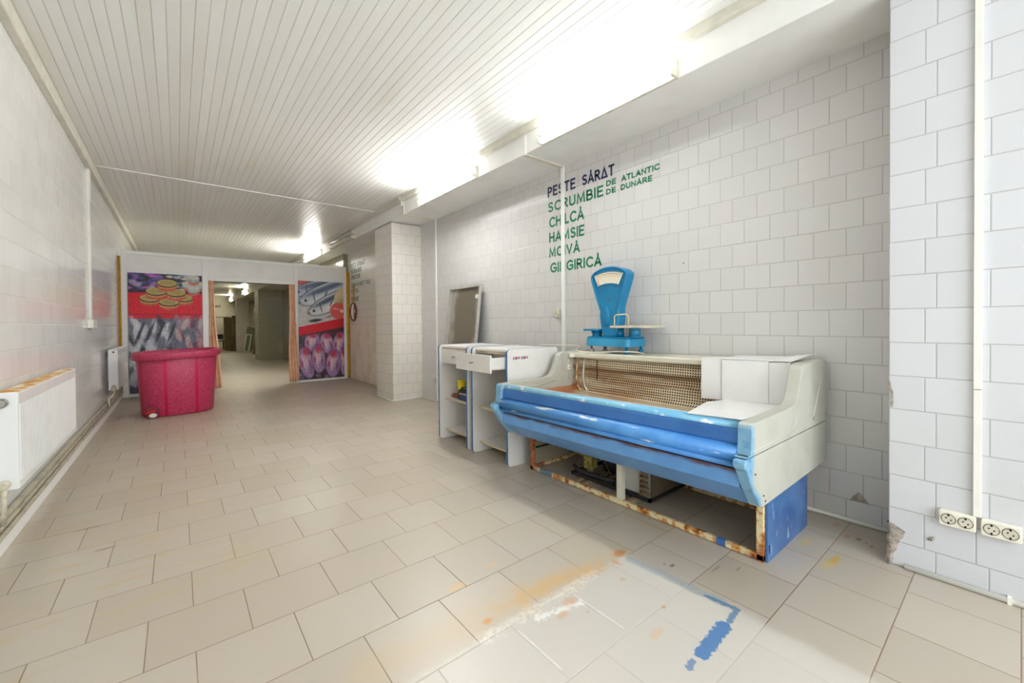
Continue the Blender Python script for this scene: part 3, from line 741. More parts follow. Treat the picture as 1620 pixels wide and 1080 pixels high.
b.prism(pr, 7.17, 7.25, 'y'); b.build('tap_recess', simple('tap_recess_plastic', (128, 8, 44), .5), t, .004)
b = MB(); b.tube([(-.345, 7.15, .075), (-.30, 7.13, .083), (-.235, 7.135, .095)], .012); b.build('tap_handle', simple('red_handle', (226, 30, 30), .35), t)
b = MB(); b.lathe([(.02, -.02), (.036, -.016), (.036, 0), (.028, .008), (.02, .06)], (-.265, 7.11, .045), 'y', 20, 1.15, .8); b.build('tap_cap', M_plastic, t)

# ------------------------------------------------------------------ two counters (cabinets)
M_lam = simple('white_laminate', (230, 226, 220), .35, var=.04, scale=4)
M_lamedge = simple('chipboard_edge', (206, 188, 150), .6, var=.12, scale=40)
M_bluedge = simple('blue_edging', (66, 120, 172), .4, var=.2, scale=30)
M_shelfbrown = simple('stained_shelf', (196, 176, 150), .6, var=.15, scale=12)
def band(b, pts, y0, y1, th):
    b.sheet(pts, y0, y1, 'y', th)
def cabinet(y0, y1, label, pull, drawer_label, yaw=0.):
    t = thing('shop_counter', (2.42, (y0+y1)/2, 0), label, 'counter')
    xf, xb, zt = 2.125, 2.715, .985
    prof = rrect(xf, xb, 0, zt, .035, 5, '0111')
    for ya in (y0, y1-.026):
        b = MB(); b.prism(prof, ya, ya+.026, 'y'); b.build('side_panel', M_lam, t, .002)
        fp = [(xb-.02, zt+.001), (xf+.035, zt+.001)] + [(xf+.035-.036*math.sin(a), zt-.035+.036*math.cos(a)) for a in [PI/2*k/4 for k in range(1, 5)]] + [(xf-.001, .035)] + [(xf+.035-.036*math.cos(a), .035-.034*math.sin(a)) for a in [PI/2*k/4 for k in range(1, 5)]]
        b = MB(); b.sheet(fp, ya+.002, ya+.024, 'y', .005); b.build('edge_trim', M_bluedge, t)
    ya, yb = y0+.026, y1-.026
    b = MB(); b.box(xb-.012, xb-.002, ya, yb, .06, .955); b.build('back_panel', M_lam, t)
    b = MB(); b.box(xf+.03, xb, ya, yb, .958, .978); b.build('countertop', [M_lam], t, .002)
    b = MB(); b.box(xf+.033, xf+.055, ya, yb, .935, .957); b.build('top_rail', M_shelfbrown, t)
    for z in (.41, .085):
        b = MB(); b.box(xf+.075, xb-.014, ya, yb, z, z+.016); b.build('shelf', M_lam, t)
        b = MB(); b.box(xf+.072, xf+.0755, ya, yb, z, z+.016); b.build('shelf_edge', M_lamedge, t)
    # drawer
    x0 = xf+.025-pull
    T = Matrix.Translation((x0, (ya+yb)/2, 0)) @ Matrix.Rotation(yaw, 4, 'Z') @ Matrix.Translation((-x0, -(ya+yb)/2, 0))
    e = .018 if pull > .05 else -.003
    zb = .798
    b = MB(); b.box(x0, x0+.016, ya-e, yb+e, zb, zb+.145, T); d = b.build('drawer', M_lam, t, .002)
    b = MB(); b.box(x0+.016, x0+.40, ya+.02, ya+.032, zb+.025, zb+.12, T).box(x0+.016, x0+.40, yb-.032, yb-.02, zb+.025, zb+.12, T).box(x0+.39, x0+.40, ya+.02, yb-.02, zb+.025, zb+.12, T).box(x0+.016, x0+.40, ya+.02, yb-.02, zb+.02, zb+.03, T); b.build('drawer_box', M_lam, d)
    b = MB(); yc = (ya+yb)/2
    P = [T @ Vector(p) for p in ((x0-.001, yc-.018, zb+.075), (x0-.016, yc-.016, zb+.07), (x0-.020, yc, zb+.068), (x0-.016, yc+.016, zb+.07), (x0-.001, yc+.018, zb+.075))]
    b.tube(P, .0035, 8); b.build('handle', M_chrome, d)
    return t
c1 = cabinet(3.30, 3.86, 'white blue-edged counter with closed drawer and tools on its shelf', .0, '')
c2 = cabinet(2.685, 3.235, 'white blue-edged counter with pulled-out drawer, touching the blue display freezer', .195, '', math.radians(-.5))
# stickers on the outer side of the near counter
M_sb = simple('sticker_blue', (70, 76, 140), .4); M_sr = simple('sticker_red', (210, 50, 66), .4)
for x0 in (2.185, 2.275):
    b = MB(); b.mi = 0; y = 2.6845
    b.box(x0, x0+.022, y-.001, y, .897, .903).box(x0, x0+.022, y-.001, y, .912, .918).box(x0, x0+.006, y-.001, y, .897, .918).box(x0+.05, x0+.072, y-.001, y, .900, .906).box(x0+.05, x0+.072, y-.001, y, .914, .919).box(x0+.066, x0+.072, y-.001, y, .900, .919)
    b.mi = 1; b.box(x0+.024, x0+.048, y-.001, y, .903, .912).box(x0+.031, x0+.041, y-.001, y, .895, .922)
    b.build('sticker', [M_sb, M_sr], c2)
# tools on the shelf of the far counter
zs = .426
b = MB(); rs = random.Random(2)
b.tube([(2.255, 3.80, zs+.016), (2.26, 3.775, zs+.024), (2.265, 3.72, zs+.026), (2.27, 3.685, zs+.02)], .02, 10, True, [.010, .022, .024, .018])
tag(b.build('wooden_handle', simple('reddish_wood', (150, 78, 44), .6, var=.3, scale=40)), 'reddish brown lump of wood lying at the left end of the counter shelf', 'handle')
b = MB()
for p, q in (((2.25, 3.672, zs), (2.25, 3.672, zs+.07)), ((2.25, 3.635, zs), (2.25, 3.635, zs+.07)), ((2.25, 3.672, zs+.065), (2.25, 3.635, zs+.065)), ((2.25, 3.672, zs+.005), (2.25, 3.635, zs+.005))): b.tube([p, q], .005, 8)
tag(b.build('buckle', M_dark), 'small black frame standing between the brown wood and the dark tin', 'frame')
t = thing('yellow_cup', (2.335, 3.735, zs), 'yellow cup behind the dark box on the far counter shelf', 'cup')
b = MB(); b.lathe([(.030, 0), (.034, .01), (.045, .17), (.042, .17), (.03, .01)], (2.335, 3.735, zs), 'z', 20); b.build('body', simple('bright_yellow', (246, 222, 20), .4), t)
b = MB(); b.lathe([(.046, .165), (.049, .168), (.049, .176), (.045, .179), (.042, .17)], (2.335, 3.735, zs), 'z', 20); b.build('rim', simple('bright_yellow_rim', (238, 214, 40), .4), t)
t = thing('tool_box', (2.27, 3.56, zs), 'dark blue and black box on the far counter shelf, in front of the yellow cup', 'box')
b = MB(); b.box(2.225, 2.275, 3.48, 3.625, zs, zs+.06); b.build('body', simple('navy_box', (50, 60, 98), .4), t, .006)
b = MB(); b.box(2.228, 2.272, 3.483, 3.622, zs+.061, zs+.072); b.build('band', M_lam, t, .003)
b = MB(); b.box(2.225, 2.275, 3.48, 3.625, zs+.073, zs+.105).tube([(2.25, 3.615, zs+.10), (2.25, 3.595, zs+.125), (2.25, 3.51, zs+.132), (2.25, 3.49, zs+.10)], .008, 8); b.build('lid', M_dark, t, .006)

# metal tray leaning on the wall behind the counters
def tray_mat():
    m = Mat('stained_tray'); x, y, z = m.pos(); n = m.noise(scale=5, detail=5); n2 = m.noise(scale=60, detail=2)
    dd = m.disc(y, z, 4.72, 1.28, .30, .62) + (n-.5)*.7
    m.color(m.mix(m.step(dd, .75, 1.15, .9, 0), m.mix(n2, (176, 170, 158), (150, 144, 132)), m.mix(n2, (92, 84, 70), (122, 112, 94)))).rough(.5).metal(.25); return m.mat
t = thing('metal_tray', (2.93, 4.75, 0), 'stained grey metal tray leaning upright on the wall behind the counters', 'tray')
ang = math.atan2(.20, 1.72)
T = Matrix.Translation((2.86, 4.76, .004)) @ Matrix.Rotation(ang, 4, 'Y')
M_al = simple('worn_aluminium', (196, 192, 184), .35, metal=.4, var=.12, scale=12)
b = MB(); b.box(.0, .006, -.36, .36, 0, 1.70, T); b.build('bottom', tray_mat(), t)
b = MB(); b.box(-.028, .006, -.385, -.355, 0, 1.72, T).box(-.028, .006, .355, .385, 0, 1.72, T).box(-.028, .006, -.355, .355, 1.69, 1.72, T).box(-.028, .006, -.355, .355, 0, .03, T); b.build('frame', M_al, t, .003)
b = MB(); b.lathe([(.03, -.036), (.03, -.026)], (0, 0, 0), 'x', 16); 
for v in b.bm.verts: v.co = T @ (v.co + Vector((0, -.33, 1.56)))
b.build('label_disc', M_lam, t)
b = MB(); b.box(-.034, -.026, .30, .385, .8, .87, T); b.build('corner_tape', simple('grey_tape', (120, 116, 112), .6), t)

# sockets and the old wall fitting
def double_socket(yc, zc, label):
    t = thing('double_socket', (2.726, yc, zc), label, 'socket')
    b = MB(); b.prism(rrect(yc-.057, yc+.057, zc-.034, zc+.034, .008, 4), 2.694, 2.726, 'x'); b.build('housing', M_socket, t, .004)
    for dy in (-.026, .026):
        b = MB(); n = 24
        b.lathe([(.0225, -.0335), (.0225, -.032)], (2.726, yc+dy, zc), 'x', n); q = b.build('socket_face', simple('socket_grey', (214, 208, 190), .35, var=.05), t)
        b = MB(); ring = [(2.6925, yc+dy+.0225*math.cos(a), zc+.0225*math.sin(a)) for a in [2*PI*k/24 for k in range(25)]]; b.tube(ring, .0011, 6, False); b.build('rim', M_dark, q)
        b = MB()
        for h in (-.0095, .0095): b.lathe([(.003, -.0345), (.003, -.0335)], (2.726, yc+dy+h*.8, zc+h*.35), 'x', 10)
        b.box(2.691, 2.6925, yc+dy-.003, yc+dy+.003, zc+.013, zc+.021).box(2.691, 2.6925, yc+dy-.003, yc+dy+.003, zc-.021, zc-.013)
        b.build('pin_hole', M_black, q)
double_socket(.177, .301, 'ivory double socket on the near pillar, the one closer to the freezer')
double_socket(.050, .301, 'ivory double socket on the near pillar at the right edge, right of the trunking')
t = thing('wall_fitting', (XR, 3.055, 1.30), 'small broken cream wall fitting left of the blue scale', 'wall fitting')
b = MB(); b.box(XR-.03, XR, 3.03, 3.085, 1.25, 1.35); b.build('plate', M_brass, t, .01); b = MB(); b.tube([(XR-.03, 3.055, 1.31), (XR-.055, 3.06, 1.29), (XR-.05, 3.05, 1.26)], .012); b.build('stub', M_socket, t)
b = MB(); b.box(XR-.02, XR, 5.735, 5.79, .30, .36); tag(b.build('small_socket', M_brass, None, .004), 'tiny brownish socket low on the wall beside the far counter', 'socket')
b = MB()
t = thing('lamp_pull', (2.585, 5.63, 3.0), 'small white fitting on the beam at the end of the second lamp', 'fitting')
b = MB(); b.lathe([(.028, 3.03), (.028, 3.05), (.012, 3.0)], (2.53, 5.68, 0), 'z', 14); b.build('cap', M_plastic, t)
b = MB(); b.tube([(2.56, 5.68, 3.03), (2.56, 5.68, 2.93)], .016); b.build('stem', M_plastic, t)

# ------------------------------------------------------------------ display freezer
def cream_mat():
    m = Mat('freezer_cream_plastic'); x, y, z = m.pos(); n = m.noise(scale=7, detail=4); nf = m.noise(scale=26, detail=4)
    base = m.mix(m.step(n, .4, .75), (190, 189, 176), (181, 179, 164))
    # blue paint overspray on the front rounded edges
    edge = m.step(x + (n-.5)*.05 + (nf-.5)*.03 + m.step(z, .36, .5, -.085, 0), 1.950, 1.995, .92, 0)*m.step(z + (nf-.5)*.02, .722, .75, 1, .1)
    blue = m.mix(m.step(nf, .5, .7), (116, 172, 204), (78, 142, 190))
    m.color(m.mix(edge, base, blue)).rough(.42).bump(nf, .0008, .5); return m.mat
M_cream = cream_mat()
def blue_mat(name, c1, c2, chips=.66, chipcol=(226, 230, 228), stretch=(1, .35, 1), rust=None):
    m = Mat(name); x, y, z = m.pos(); n = m.noise(m.vec(x*stretch[0], y*stretch[1], z*stretch[2]), 24, 5, .6); nb = m.noise(scale=5)
    c = m.mix(m.step(nb, .35, .7), c1, c2)
    c = m.mix(m.step(n, chips, chips+.03), c, chipcol)
    if rust: 
        k = m.step(z + (n-.5)*.06 + (y-.74)*.012, rust[0], rust[1]); c = m.mix(k*.9, c, (92, 52, 40))
    m.color(c).rough(.33); return m.mat
M_blueA = blue_mat('freezer_blue_fascia', (58, 116, 184), (48, 104, 172), .78)
M_blueB = blue_mat('freezer_blue_bumper', (86, 150, 212), (64, 130, 200), .60, stretch=(1, .16, 1))
M_blueC = blue_mat('freezer_blue_lower_panel', (104, 158, 214), (92, 146, 204), .80, rust=(.505, .53))
M_blueD = blue_mat('freezer_blue_base', (52, 92, 148), (74, 116, 168), .62, (130, 160, 190), (1, 1, .3))
M_lip = blue_mat('freezer_lip', (112, 178, 212), (134, 190, 216), .60, (232, 234, 228), (1, .4, 1))
def rail_mat():
    m = Mat('rusty_cream_frame'); n = m.noise(scale=16, detail=6, rough=.65); x, y, z = m.pos(); n2 = m.noise(scale=50)
    c = m.mix(m.step(n, .46, .56), (224, 208, 164), (196, 128, 52)); c = m.mix(m.step(n, .57, .64), c, (104, 52, 28))
    ends = m.mx(m.step(y + (n-.5)*.3, 2.36, 2.5), m.step(y+z*1.0 + (n-.5)*.16, .84, .93, 1, 0)) * m.step(x, 2.36, 2.42, 1, 0)
    c = m.mix(ends*.9, c, m.mix(m.step(n2, .4, .6), (110, 50, 26), (176, 92, 42)))
    for ya, yb in ((.99, 1.03), (2.30, 2.42)):
        c = m.mix(m.step(m.abs(y-(ya+yb)/2) + (n-.5)*.05, (yb-ya)/2, (yb-ya)/2+.01, 1, 0)*m.step(z, .035, .05, 1, 0), c, (56, 104, 168) if ya < 2 else (110, 126, 140))
    m.color(c).rough(.75).bump(n, .002); return m.mat
M_rail = rail_mat()
def liner_mat(flat):
    m = Mat('perforated_liner_floor' if flat else 'perforated_liner_back'); x, y, z = m.pos()
    p = .0185
    fy = m.fract(y/p); fz = m.fract((x if flat else z)/p)
    dd = m.mx(m.abs(fy-.5), m.abs(fz-.5))
    hole = m.step(dd, .25, .30, 1, 0)
    n = m.noise(m.vec(x, y*.25, z*2.2), 7, 5); n2 = m.noise(scale=22, detail=4)
    c = m.mix(m.step(n, .38, .66), (224, 208, 176), (182, 146, 110)); c = m.mix(m.step(n2, .5, .75)*.6, c, (200, 186, 160))
    if not flat:
        c = m.mix(m.step(m.abs(z-.80-(n-.5)*.04), .0, .032, .7, 0), c, (130, 84, 54))
    c = m.mix(m.step(y + (n2-.5)*.2 , 2.38, 2.5)*m.step(z + (n2-.5)*.1, .72, .60), c, (190, 106, 48))
    m.color(c).rough(.6).metal(.1).alpha(1-hole); m.mat.blend_method = 'HASHED' if hasattr(m.mat, 'blend_method') else None
    return m.mat
M_linF, M_linB = liner_mat(True), liner_mat(False)
M_inside = simple('dark_rusty_cavity', (52, 40, 30), .8, var=.3, scale=12)
M_under = simple('tank_underside', (120, 112, 96), .7, var=.2)
M_creamp = simple('cream_plain', (220, 216, 196), .45, var=.05, scale=10)
M_mould = simple('cream_moulding', (194, 193, 180), .45, var=.03)
M_groove = simple('dark_seam', (70, 70, 62), .7)

FZ = thing('display_freezer', (2.55, 1.67, 0), 'long blue and cream open display freezer on a rusty frame against the right wall', 'freezer')
def tilt(o):
    for v in o.data.vertices: v.co.z -= .012*(v.co.y-.74)
    return o
Y0, Y1 = .74, 2.61
# end panels, upper and lower mouldings
up = [(1.936, .612), (1.945, .655), (1.947, .70), (1.946, .725), (1.952, .742), (1.966, .750), (2.10, .752), (2.36, .755), (2.47, .762), (2.515, .78), (2.545, .82), (2.585, .90), (2.602, .938), (2.622, .958), (2.655, .968), (3.02, .968), (3.055, .955), (3.062, .92), (3.062, .600), (1.90, .606)]
lo = [(3.062, .594), (3.05, .37), (3.03, .352), (2.085, .345), (2.055, .352), (1.972, .448), (1.94, .497), (1.912, .545), (1.888, .562), (1.882, .578), (1.888, .594), (1.9, .600)]
for ya, yb in ((Y0, .800), (2.55, Y1)):
    b = MB(); b.prism(up[::-1], ya, yb, 'y'); e = tilt(b.build('end_panel', M_cream, FZ, .012, 3))
    b = MB(); b.prism(lo[::-1], ya+.002, yb-.002, 'y'); tilt(b.build('lower_end_panel', M_cream, FZ, .010, 3))
    b = MB(); b.box(1.92, 3.055, ya+.008, yb-.008, .588, .612); tilt(b.build('seam', M_groove, e))
    if ya < 1:
        q = [(2.985, Y0-.001, .925), (2.93, Y0-.001, .85), (2.80, Y0-.001, .665), (2.795, Y0-.001, .645), (2.81, Y0-.001, .64), (3.0, Y0-.001, .645), (3.04, Y0-.001, .65)]
        b = MB(); b.tube(q, .0028, 6).tube([(2.985, Y0-.001, .925), (2.95, Y0-.001, .93)], .0028, 6); tilt(b.build('moulded_line', M_mould, e))
        b = MB(); b.tube([(1.95, Y0-.0005, .628), (2.3, Y0-.0005, .632), (2.45, Y0-.0005, .645), (2.53, Y0-.0005, .69), (2.545, Y0-.0005, .72)], .004, 6); tilt(b.build('moulded_line', M_mould, e))
        for xx, zz in ((2.08, .40), (1.985, .52), (2.1, .37)):
            b = MB(); b.lathe([(.004, -.001), (.004, .003)], (xx, Y0, zz), 'y', 8); tilt(b.build('screw', M_dark, e))
    else:
        b = MB(); b.tube([(2.06, 2.552, .70), (2.35, 2.550, .705), (2.55, 2.550, .725)], .006, 6).tube([(2.715, 2.548, .72), (2.715, 2.548, .90)], .006, 6); tilt(b.build('moulded_line', M_mould, e))
        for xx, zz in ((2.075, .705), (2.715, .83)):
            b = MB(); b.box(xx-.014, xx+.014, 2.535, 2.551, zz-.02, zz+.02); k_ = tilt(b.build('bracket', M_socket, e, .002))
            b = MB(); b.box(xx-.008, xx-.003, 2.5335, 2.536, zz-.006, zz+.004).box(xx+.003, xx+.008, 2.5335, 2.536, zz-.006, zz+.004); tilt(b.build('slot', M_dark, k_))
# front mouldings
ya, yb = .80, 2.55
b = MB(); b.sheet([(2.06, .69), (2.05, .722), (2.035, .736), (2.018, .738)], ya, yb, 'y', -.008, True); tilt(b.build('top_lip', M_white, FZ))
b = MB(); b.sheet([(2.018, .738), (2.000, .735), (1.988, .726), (1.983, .712)], ya, yb, 'y', -.008, True); tilt(b.build('front_lip', M_lip, FZ))
b = MB(); b.sheet([(1.986, .713), (1.979, .70), (1.975, .65), (1.985, .638), (2.0, .636)], ya, yb, 'y', -.008); tilt(b.build('front_fascia', M_blueA, FZ))
arc = [(1.982, .640), (1.975, .636)] + [(1.968-.036*math.sin(a), .602+.032*math.cos(a)) for a in [PI*k/12 for k in range(1, 12)]] + [(1.963, .567)] + [(1.958-.016*math.sin(a), .555+.010*math.cos(a)) for a in [PI*k/6 for k in range(1, 6)]] + [(1.968, .543), (1.985, .541)]
b = MB(); b.box(1.984, 1.99, ya, yb, .50, .545); tilt(b.build('gap', M_black, FZ))
b = MB(); b.sheet(arc, ya, yb, 'y', -.006, True); tilt(b.build('bumper_rail', M_blueB, FZ))
b = MB(); b.sheet([(1.99, .526), (1.972, .522), (1.969, .510), (1.969, .455), (2.112, .338), (2.122, .333), (2.15, .333)], ya, yb, 'y', -.006); tilt(b.build('lower_panel', M_blueC, FZ))
# tank
b = MB(); b.box(2.00, 2.02, ya, yb, .47, .70).box(2.15, 3.04, ya, yb, .335, .345).box(2.98, 3.05, ya, yb, .345, .93); tilt(b.build('tank', M_inside, FZ))
b = MB(); b.box(2.15, 3.04, ya, yb, .330, .3345); tilt(b.build('tank_bottom', M_under, FZ))
b = MB(); b.sheet([(2.07, .69), (2.08, .63), (2.11, .604), (2.60, .616), (2.72, .620)], ya, yb, 'y', .0003); tilt(b.build('deck_liner', M_linF, FZ))
b = MB(); b.sheet([(2.552, .668), (2.53, .655), (2.44, .625), (2.40, .617)], 2.09, 2.775, 'x', .0003); tilt(b.build('side_liner', M_linF, FZ))
b = MB(); b.sheet([(2.72, .620), (2.748, .628), (2.762, .655), (2.774, .73), (2.800, .765), (2.795, .80), (2.775, .83), (2.785, .91), (2.79, .935)], ya, yb, 'y', .0006); tilt(b.build('back_liner', M_linB, FZ))
for yy in (2.50, 2.42):
    b = MB(); b.tube([(2.78, yy, .915), (2.765, yy, .80), (2.76, yy, .74), (2.748, yy-.03, .67), (2.735, yy-.07, .636)], .007, 8); tilt(b.build('pipe', M_rail if yy > 2.45 else M_creamp, FZ))
b = MB(); b.tube([(2.768, 2.27, .905), (2.76, 2.268, .84), (2.772, 2.272, .79), (2.762, 2.27, .73)], .004, 8); tilt(b.build('hanging_wire', M_dark, FZ))
b = MB(); b.sheet([(2.735, .915), (2.722, .925), (2.722, .950), (2.735, .957), (3.10, .957)], ya-.0, yb, 'y', -.006); tilt(b.build('top_shelf', M_creamp, FZ))
b = MB(); b.tube([(2.70, 2.52, .93), (2.735, 2.52, .93)], .012).lathe([(.014, 0), (.014, .03)], (2.71, 2.50, .93), 'x', 12); tilt(b.build('shelf_bolt', M_socket, FZ))
# base
b = MB(); b.box(2.243, 2.268, .80, 2.545, .004, .036); b.build('front_rail', M_rail, FZ, .003)
b = MB(); b.box(2.83, 2.857, .80, 2.545, .004, .036); b.build('rear_rail', M_rail, FZ, .003)
for yy in (.80, 2.52): b = MB(); b.box(2.268, 2.83, yy, yy+.025, .004, .036); b.build('side_rail', M_rail, FZ, .003)
for xx, yy, w_ in ((2.243, .80, .035), (2.243, 2.51, .035), (2.825, .80, .03), (2.825, 2.515, .03)):
    b = MB(); b.box(xx, xx+.03, yy, yy+w_, .0, .335 if yy < 1 else .312); b.build('post', M_rail, FZ, .003)
b = MB(); b.box(2.252, 2.29, 1.648, 1.66, .03, .325).box(2.252, 2.262, 1.66, 1.69, .03, .325); b.build('middle_post', M_creamp, FZ, .002)
b = MB(); b.box(2.258, 2.858, .786, .799, .0, .35); e = b.build('side_skirt', M_blueD, FZ, .002)
b = MB(); b.box(2.272, 2.280, .7845, .787, .045, .085); b.build('slot', M_black, e)
def mesh_mat():
    m = Mat('expanded_mesh'); x, y, z = m.pos(); p = .026
    a = m.fract((x+z*1.4)/p); c_ = m.fract((x-z*1.4)/p)
    wire = m.mx(m.step(m.abs(a-.5), .30, .36), m.step(m.abs(c_-.5), .30, .36))
    m.color((196, 184, 152)).rough(.6).alpha(wire); return m.mat
b = MB(); b.box(2.273, 2.825, 2.524, 2.5244, .04, .315); b.build('mesh_panel', mesh_mat(), FZ)
b = MB(); b.box(2.273, 2.825, 2.538, 2.542, .04, .315); b.build('mesh_dark_sheet', M_black, FZ)  # black sheet added to stand in for the shadowy dark behind the mesh
b = MB(); b.box(2.273, 2.825, 2.516, 2.523, .17, .185); b.build('mesh_bar', M_dark, FZ)

# condensing unit under the freezer
CU = thing('condensing_unit', (2.65, 1.85, 0), 'old compressor and condenser coil on the floor under the freezer', 'refrigeration unit')
M_wood = simple('old_timber', (186, 158, 122), .8, var=.25, scale=20)
for yy in (1.62, 1.74, 2.02, 2.09):
    b = MB(); b.box(2.30, 2.815, yy, yy+.035, 0, .018); b.build('batten', M_wood, CU, .002)
b = MB(); b.box(2.38, 2.825, 1.52, 1.535, .02, .045).box(2.38, 2.825, 2.20, 2.215, .02, .045).box(2.38, 2.40, 1.52, 2.215, .02, .045).box(2.805, 2.825, 1.52, 2.215, .02, .045); b.build('base_frame', M_dark, CU)
M_fin = Mat('dusty_fins'); x_, y_, z_ = M_fin.pos(); f_ = M_fin.fract(x_/.006); n_ = M_fin.noise(scale=18, detail=5)
M_fin.color(M_fin.mix(M_fin.step(f_, .4, .6), M_fin.mix(n_, (96, 80, 58), (160, 138, 104)), (40, 34, 28))).rough(.7); M_fin = M_fin.mat
b = MB(); b.box(2.395, 2.81, 1.525, 1.60, .045, .30); b.build('fin_block', M_fin, CU)
b = MB(); b.box(2.389, 2.396, 1.525, 1.61, .03, .30); b.build('end_plate', M_steel, CU)
M_cop = simple('dull_copper', (142, 104, 66), .4, metal=.6, var=.2, scale=20)
for k in range(7):
    zc = .07+.035*k
    b = MB(); b.tube([(2.389, 1.54, zc)] + [(2.389-.022*math.sin(a), 1.568-.026*math.cos(a), zc+.006*a/PI) for a in [PI*j/8 for j in range(9)]], .007, 8); b.build('return_bend', M_cop, CU)
b = MB(); b.box(2.41, 2.414, 1.61, 1.80, .045, .30).box(2.41, 2.80, 1.605, 1.80, .29, .294).box(2.41, 2.80, 1.797, 1.80, .045, .1); b.build('fan_shroud', simple('galvanised_sheet', (206, 206, 198), .45, metal=.2, var=.08), CU)
b = MB(); b.lathe([(.02, .045), (.095, .05), (.105, .09), (.105, .16), (.09, .215), (.04, .235)], (2.66, 2.0, 0), 'z', 24); b.build('compressor', M_dark, CU)
b = MB(); b.tube([(2.43, 2.23, .07), (2.40, 2.17, .065), (2.40, 2.05, .06), (2.42, 1.93, .055), (2.46, 1.82, .055)], .016, 10); b.build('insulated_pipe', simple('black_hose', (44, 42, 42), .6), CU)
b = MB(); b.box(2.50, 2.512, 2.10, 2.19, .045, .15).box(2.50, 2.56, 2.10, 2.112, .06, .14).lathe([(.028, 0), (.034, .01), (.034, .02)], (2.49, 2.15, .11), 'x', 14).box(2.49, 2.5, 2.09, 2.13, .05, .08); b.build('pressure_switch', simple('yellow_plated', (196, 178, 98), .5, var=.25, scale=60), CU, .003)
b = MB()
for (a_, c_) in (((2.49, 2.16, .12), (2.42, 2.22, .05)), ((2.49, 2.14, .10), (2.40, 2.02, .085)), ((2.55, 2.08, .22), (2.46, 1.88, .06)), ((2.58, 2.1, .2), (2.5, 2.16, .14))):
    p, q = Vector(a_), Vector(c_); mid = (p+q)/2 + Vector((-.02, 0, .03)); b.tube([p, (p+mid)/2+Vector((0, 0, .012)), mid, (q+mid)/2, q], .003, 6)
b.build('wiring', simple('brown_wire', (110, 84, 60), .6), CU)

# cardboard on the freezer
M_card = simple('white_cardboard', (236, 234, 232), .6, var=.03, scale=3)
def slab(b, P, th):
    n = (P[1]-P[0]).cross(P[2]-P[0]).normalized()*th
    A = [b.v(p) for p in P]; B = [b.v(p+n) for p in P]; k = len(P)
    b.face(A[::-1]); b.face(B)
    for i in range(k): b.face([A[i], A[(i+1) % k], B[(i+1) % k], B[i]])
V3 = lambda *p: Vector(p)
t = thing('cardboard_sheet', (2.72, 1.1, .7), 'folded white cardboard hanging from the freezer top shelf over its back', 'cardboard')
dz = lambda y: -.012*(y-.74)
b = MB(); b.mi = 0
for (ya, yb, xo, xz) in ((1.335, 1.203, 2.700, 2.712), (1.201, .936, 2.702, 2.706), (.934, .822, 2.708, 2.700)):
    slab(b, [V3(xo, ya, .959), V3(xo-.004, ya, .698), V3(xz-.004, yb, .700), V3(xz, yb, .964)], .004)
b.build('hanging_flap', M_card, t)
b = MB(); slab(b, [V3(2.70, 1.335, .959), V3(2.704, 1.203, .961), V3(2.87, 1.21, .958), V3(2.86, 1.30, .957)], .003); slab(b, [V3(2.70, 1.203, .962), V3(2.704, .936, .966), V3(3.04, .93, .972), V3(3.03, 1.24, .964)], .003); slab(b, [V3(2.70, .934, .964), V3(2.705, .822, .968), V3(3.05, .81, .995), V3(3.04, .93, .972)], .003); b.build('top_flap', M_card, t)
b = MB(); slab(b, [V3(1.985, 1.055, .742), V3(1.99, .803, .752), V3(2.35, .803, .730), V3(2.692, .803, .712), V3(2.694, 1.185, .700), V3(2.54, 1.225, .702)], .004)
tag(b.build('cardboard_sheet', M_card), 'flat white cardboard lying on the freezer deck under the hanging piece', 'cardboard')

# white cable on the freezer top
b = MB(); path = [(2.80, 3.02, .99), (2.90, 2.80, .985), (2.95, 2.64, .985), (2.86, 2.58, .965), (2.80, 2.53, .952), (2.78, 2.45, .948), (2.77, 2.36, .948), (2.77, 2.28, .948), (2.80, 2.20, .950), (2.795, 2.12, .962), (2.79, 2.0, .966), (2.80, 1.95, .968), (2.86, 1.92, .96), (2.92, 1.90, .948)]
pp = []
for i in range(len(path)-1):
    for k in range(4):
        p0, p1, p2, p3 = [Vector(path[min(max(i+j, 0), len(path)-1)]) for j in (-1, 0, 1, 2)]; q = k/4
        pp.append(.5*((2*p1) + (p2-p0)*q + (2*p0-5*p1+4*p2-p3)*q*q + (3*p1-p0-3*p2+p3)*q**3))
b.tube(pp, .0045, 8); tag(b.build('power_cable', simple('white_cable', (232, 222, 196), .4)), 'thin white cable lying along the freezer top under the blue scale', 'cable')

# ------------------------------------------------------------------ shop scale
def scale_mat(name, c1, c2):
    m = Mat(name); n = m.noise(scale=10, detail=4); m.color(m.mix(m.step(n, .35, .75), c1, c2)).rough(.26); return m.mat
M_sc = scale_mat('scale_blue_enamel', (8, 128, 176), (8, 116, 164)); M_scb = scale_mat('scale_light_blue', (52, 154, 196), (40, 144, 188))
M_dial = simple('cream_dial', (236, 226, 200), .4, var=.04)
zb = .943
SCL = thing('shop_scale', (2.9, 2.2, zb), 'blue enamelled shop scale with fan-shaped dial on the freezer top', 'scale')
b = MB(); b.prism(rrect(2.80, 3.06, 1.978, 2.428, .035, 5), 1.0, 1.068, 'z'); b.build('base', M_scb, SCL, .006)
b = MB(); b.prism(rrect(2.806, 3.054, 1.984, 2.422, .033, 5), 1.068, 1.082, 'z'); b.build('base_lid', M_sc, SCL, .006)
for xx, yy in ((2.835, 2.02), (3.02, 2.01), (2.835, 2.385), (3.02, 2.385)):
    b = MB(); b.lathe([(.018, zb+.003), (.021, zb+.008), (.021, zb+.03), (.012, zb+.034), (.009, 1.002)], (xx, yy, 0), 'z', 14); b.build('foot', M_sc if yy < 2.2 else M_steel, SCL)
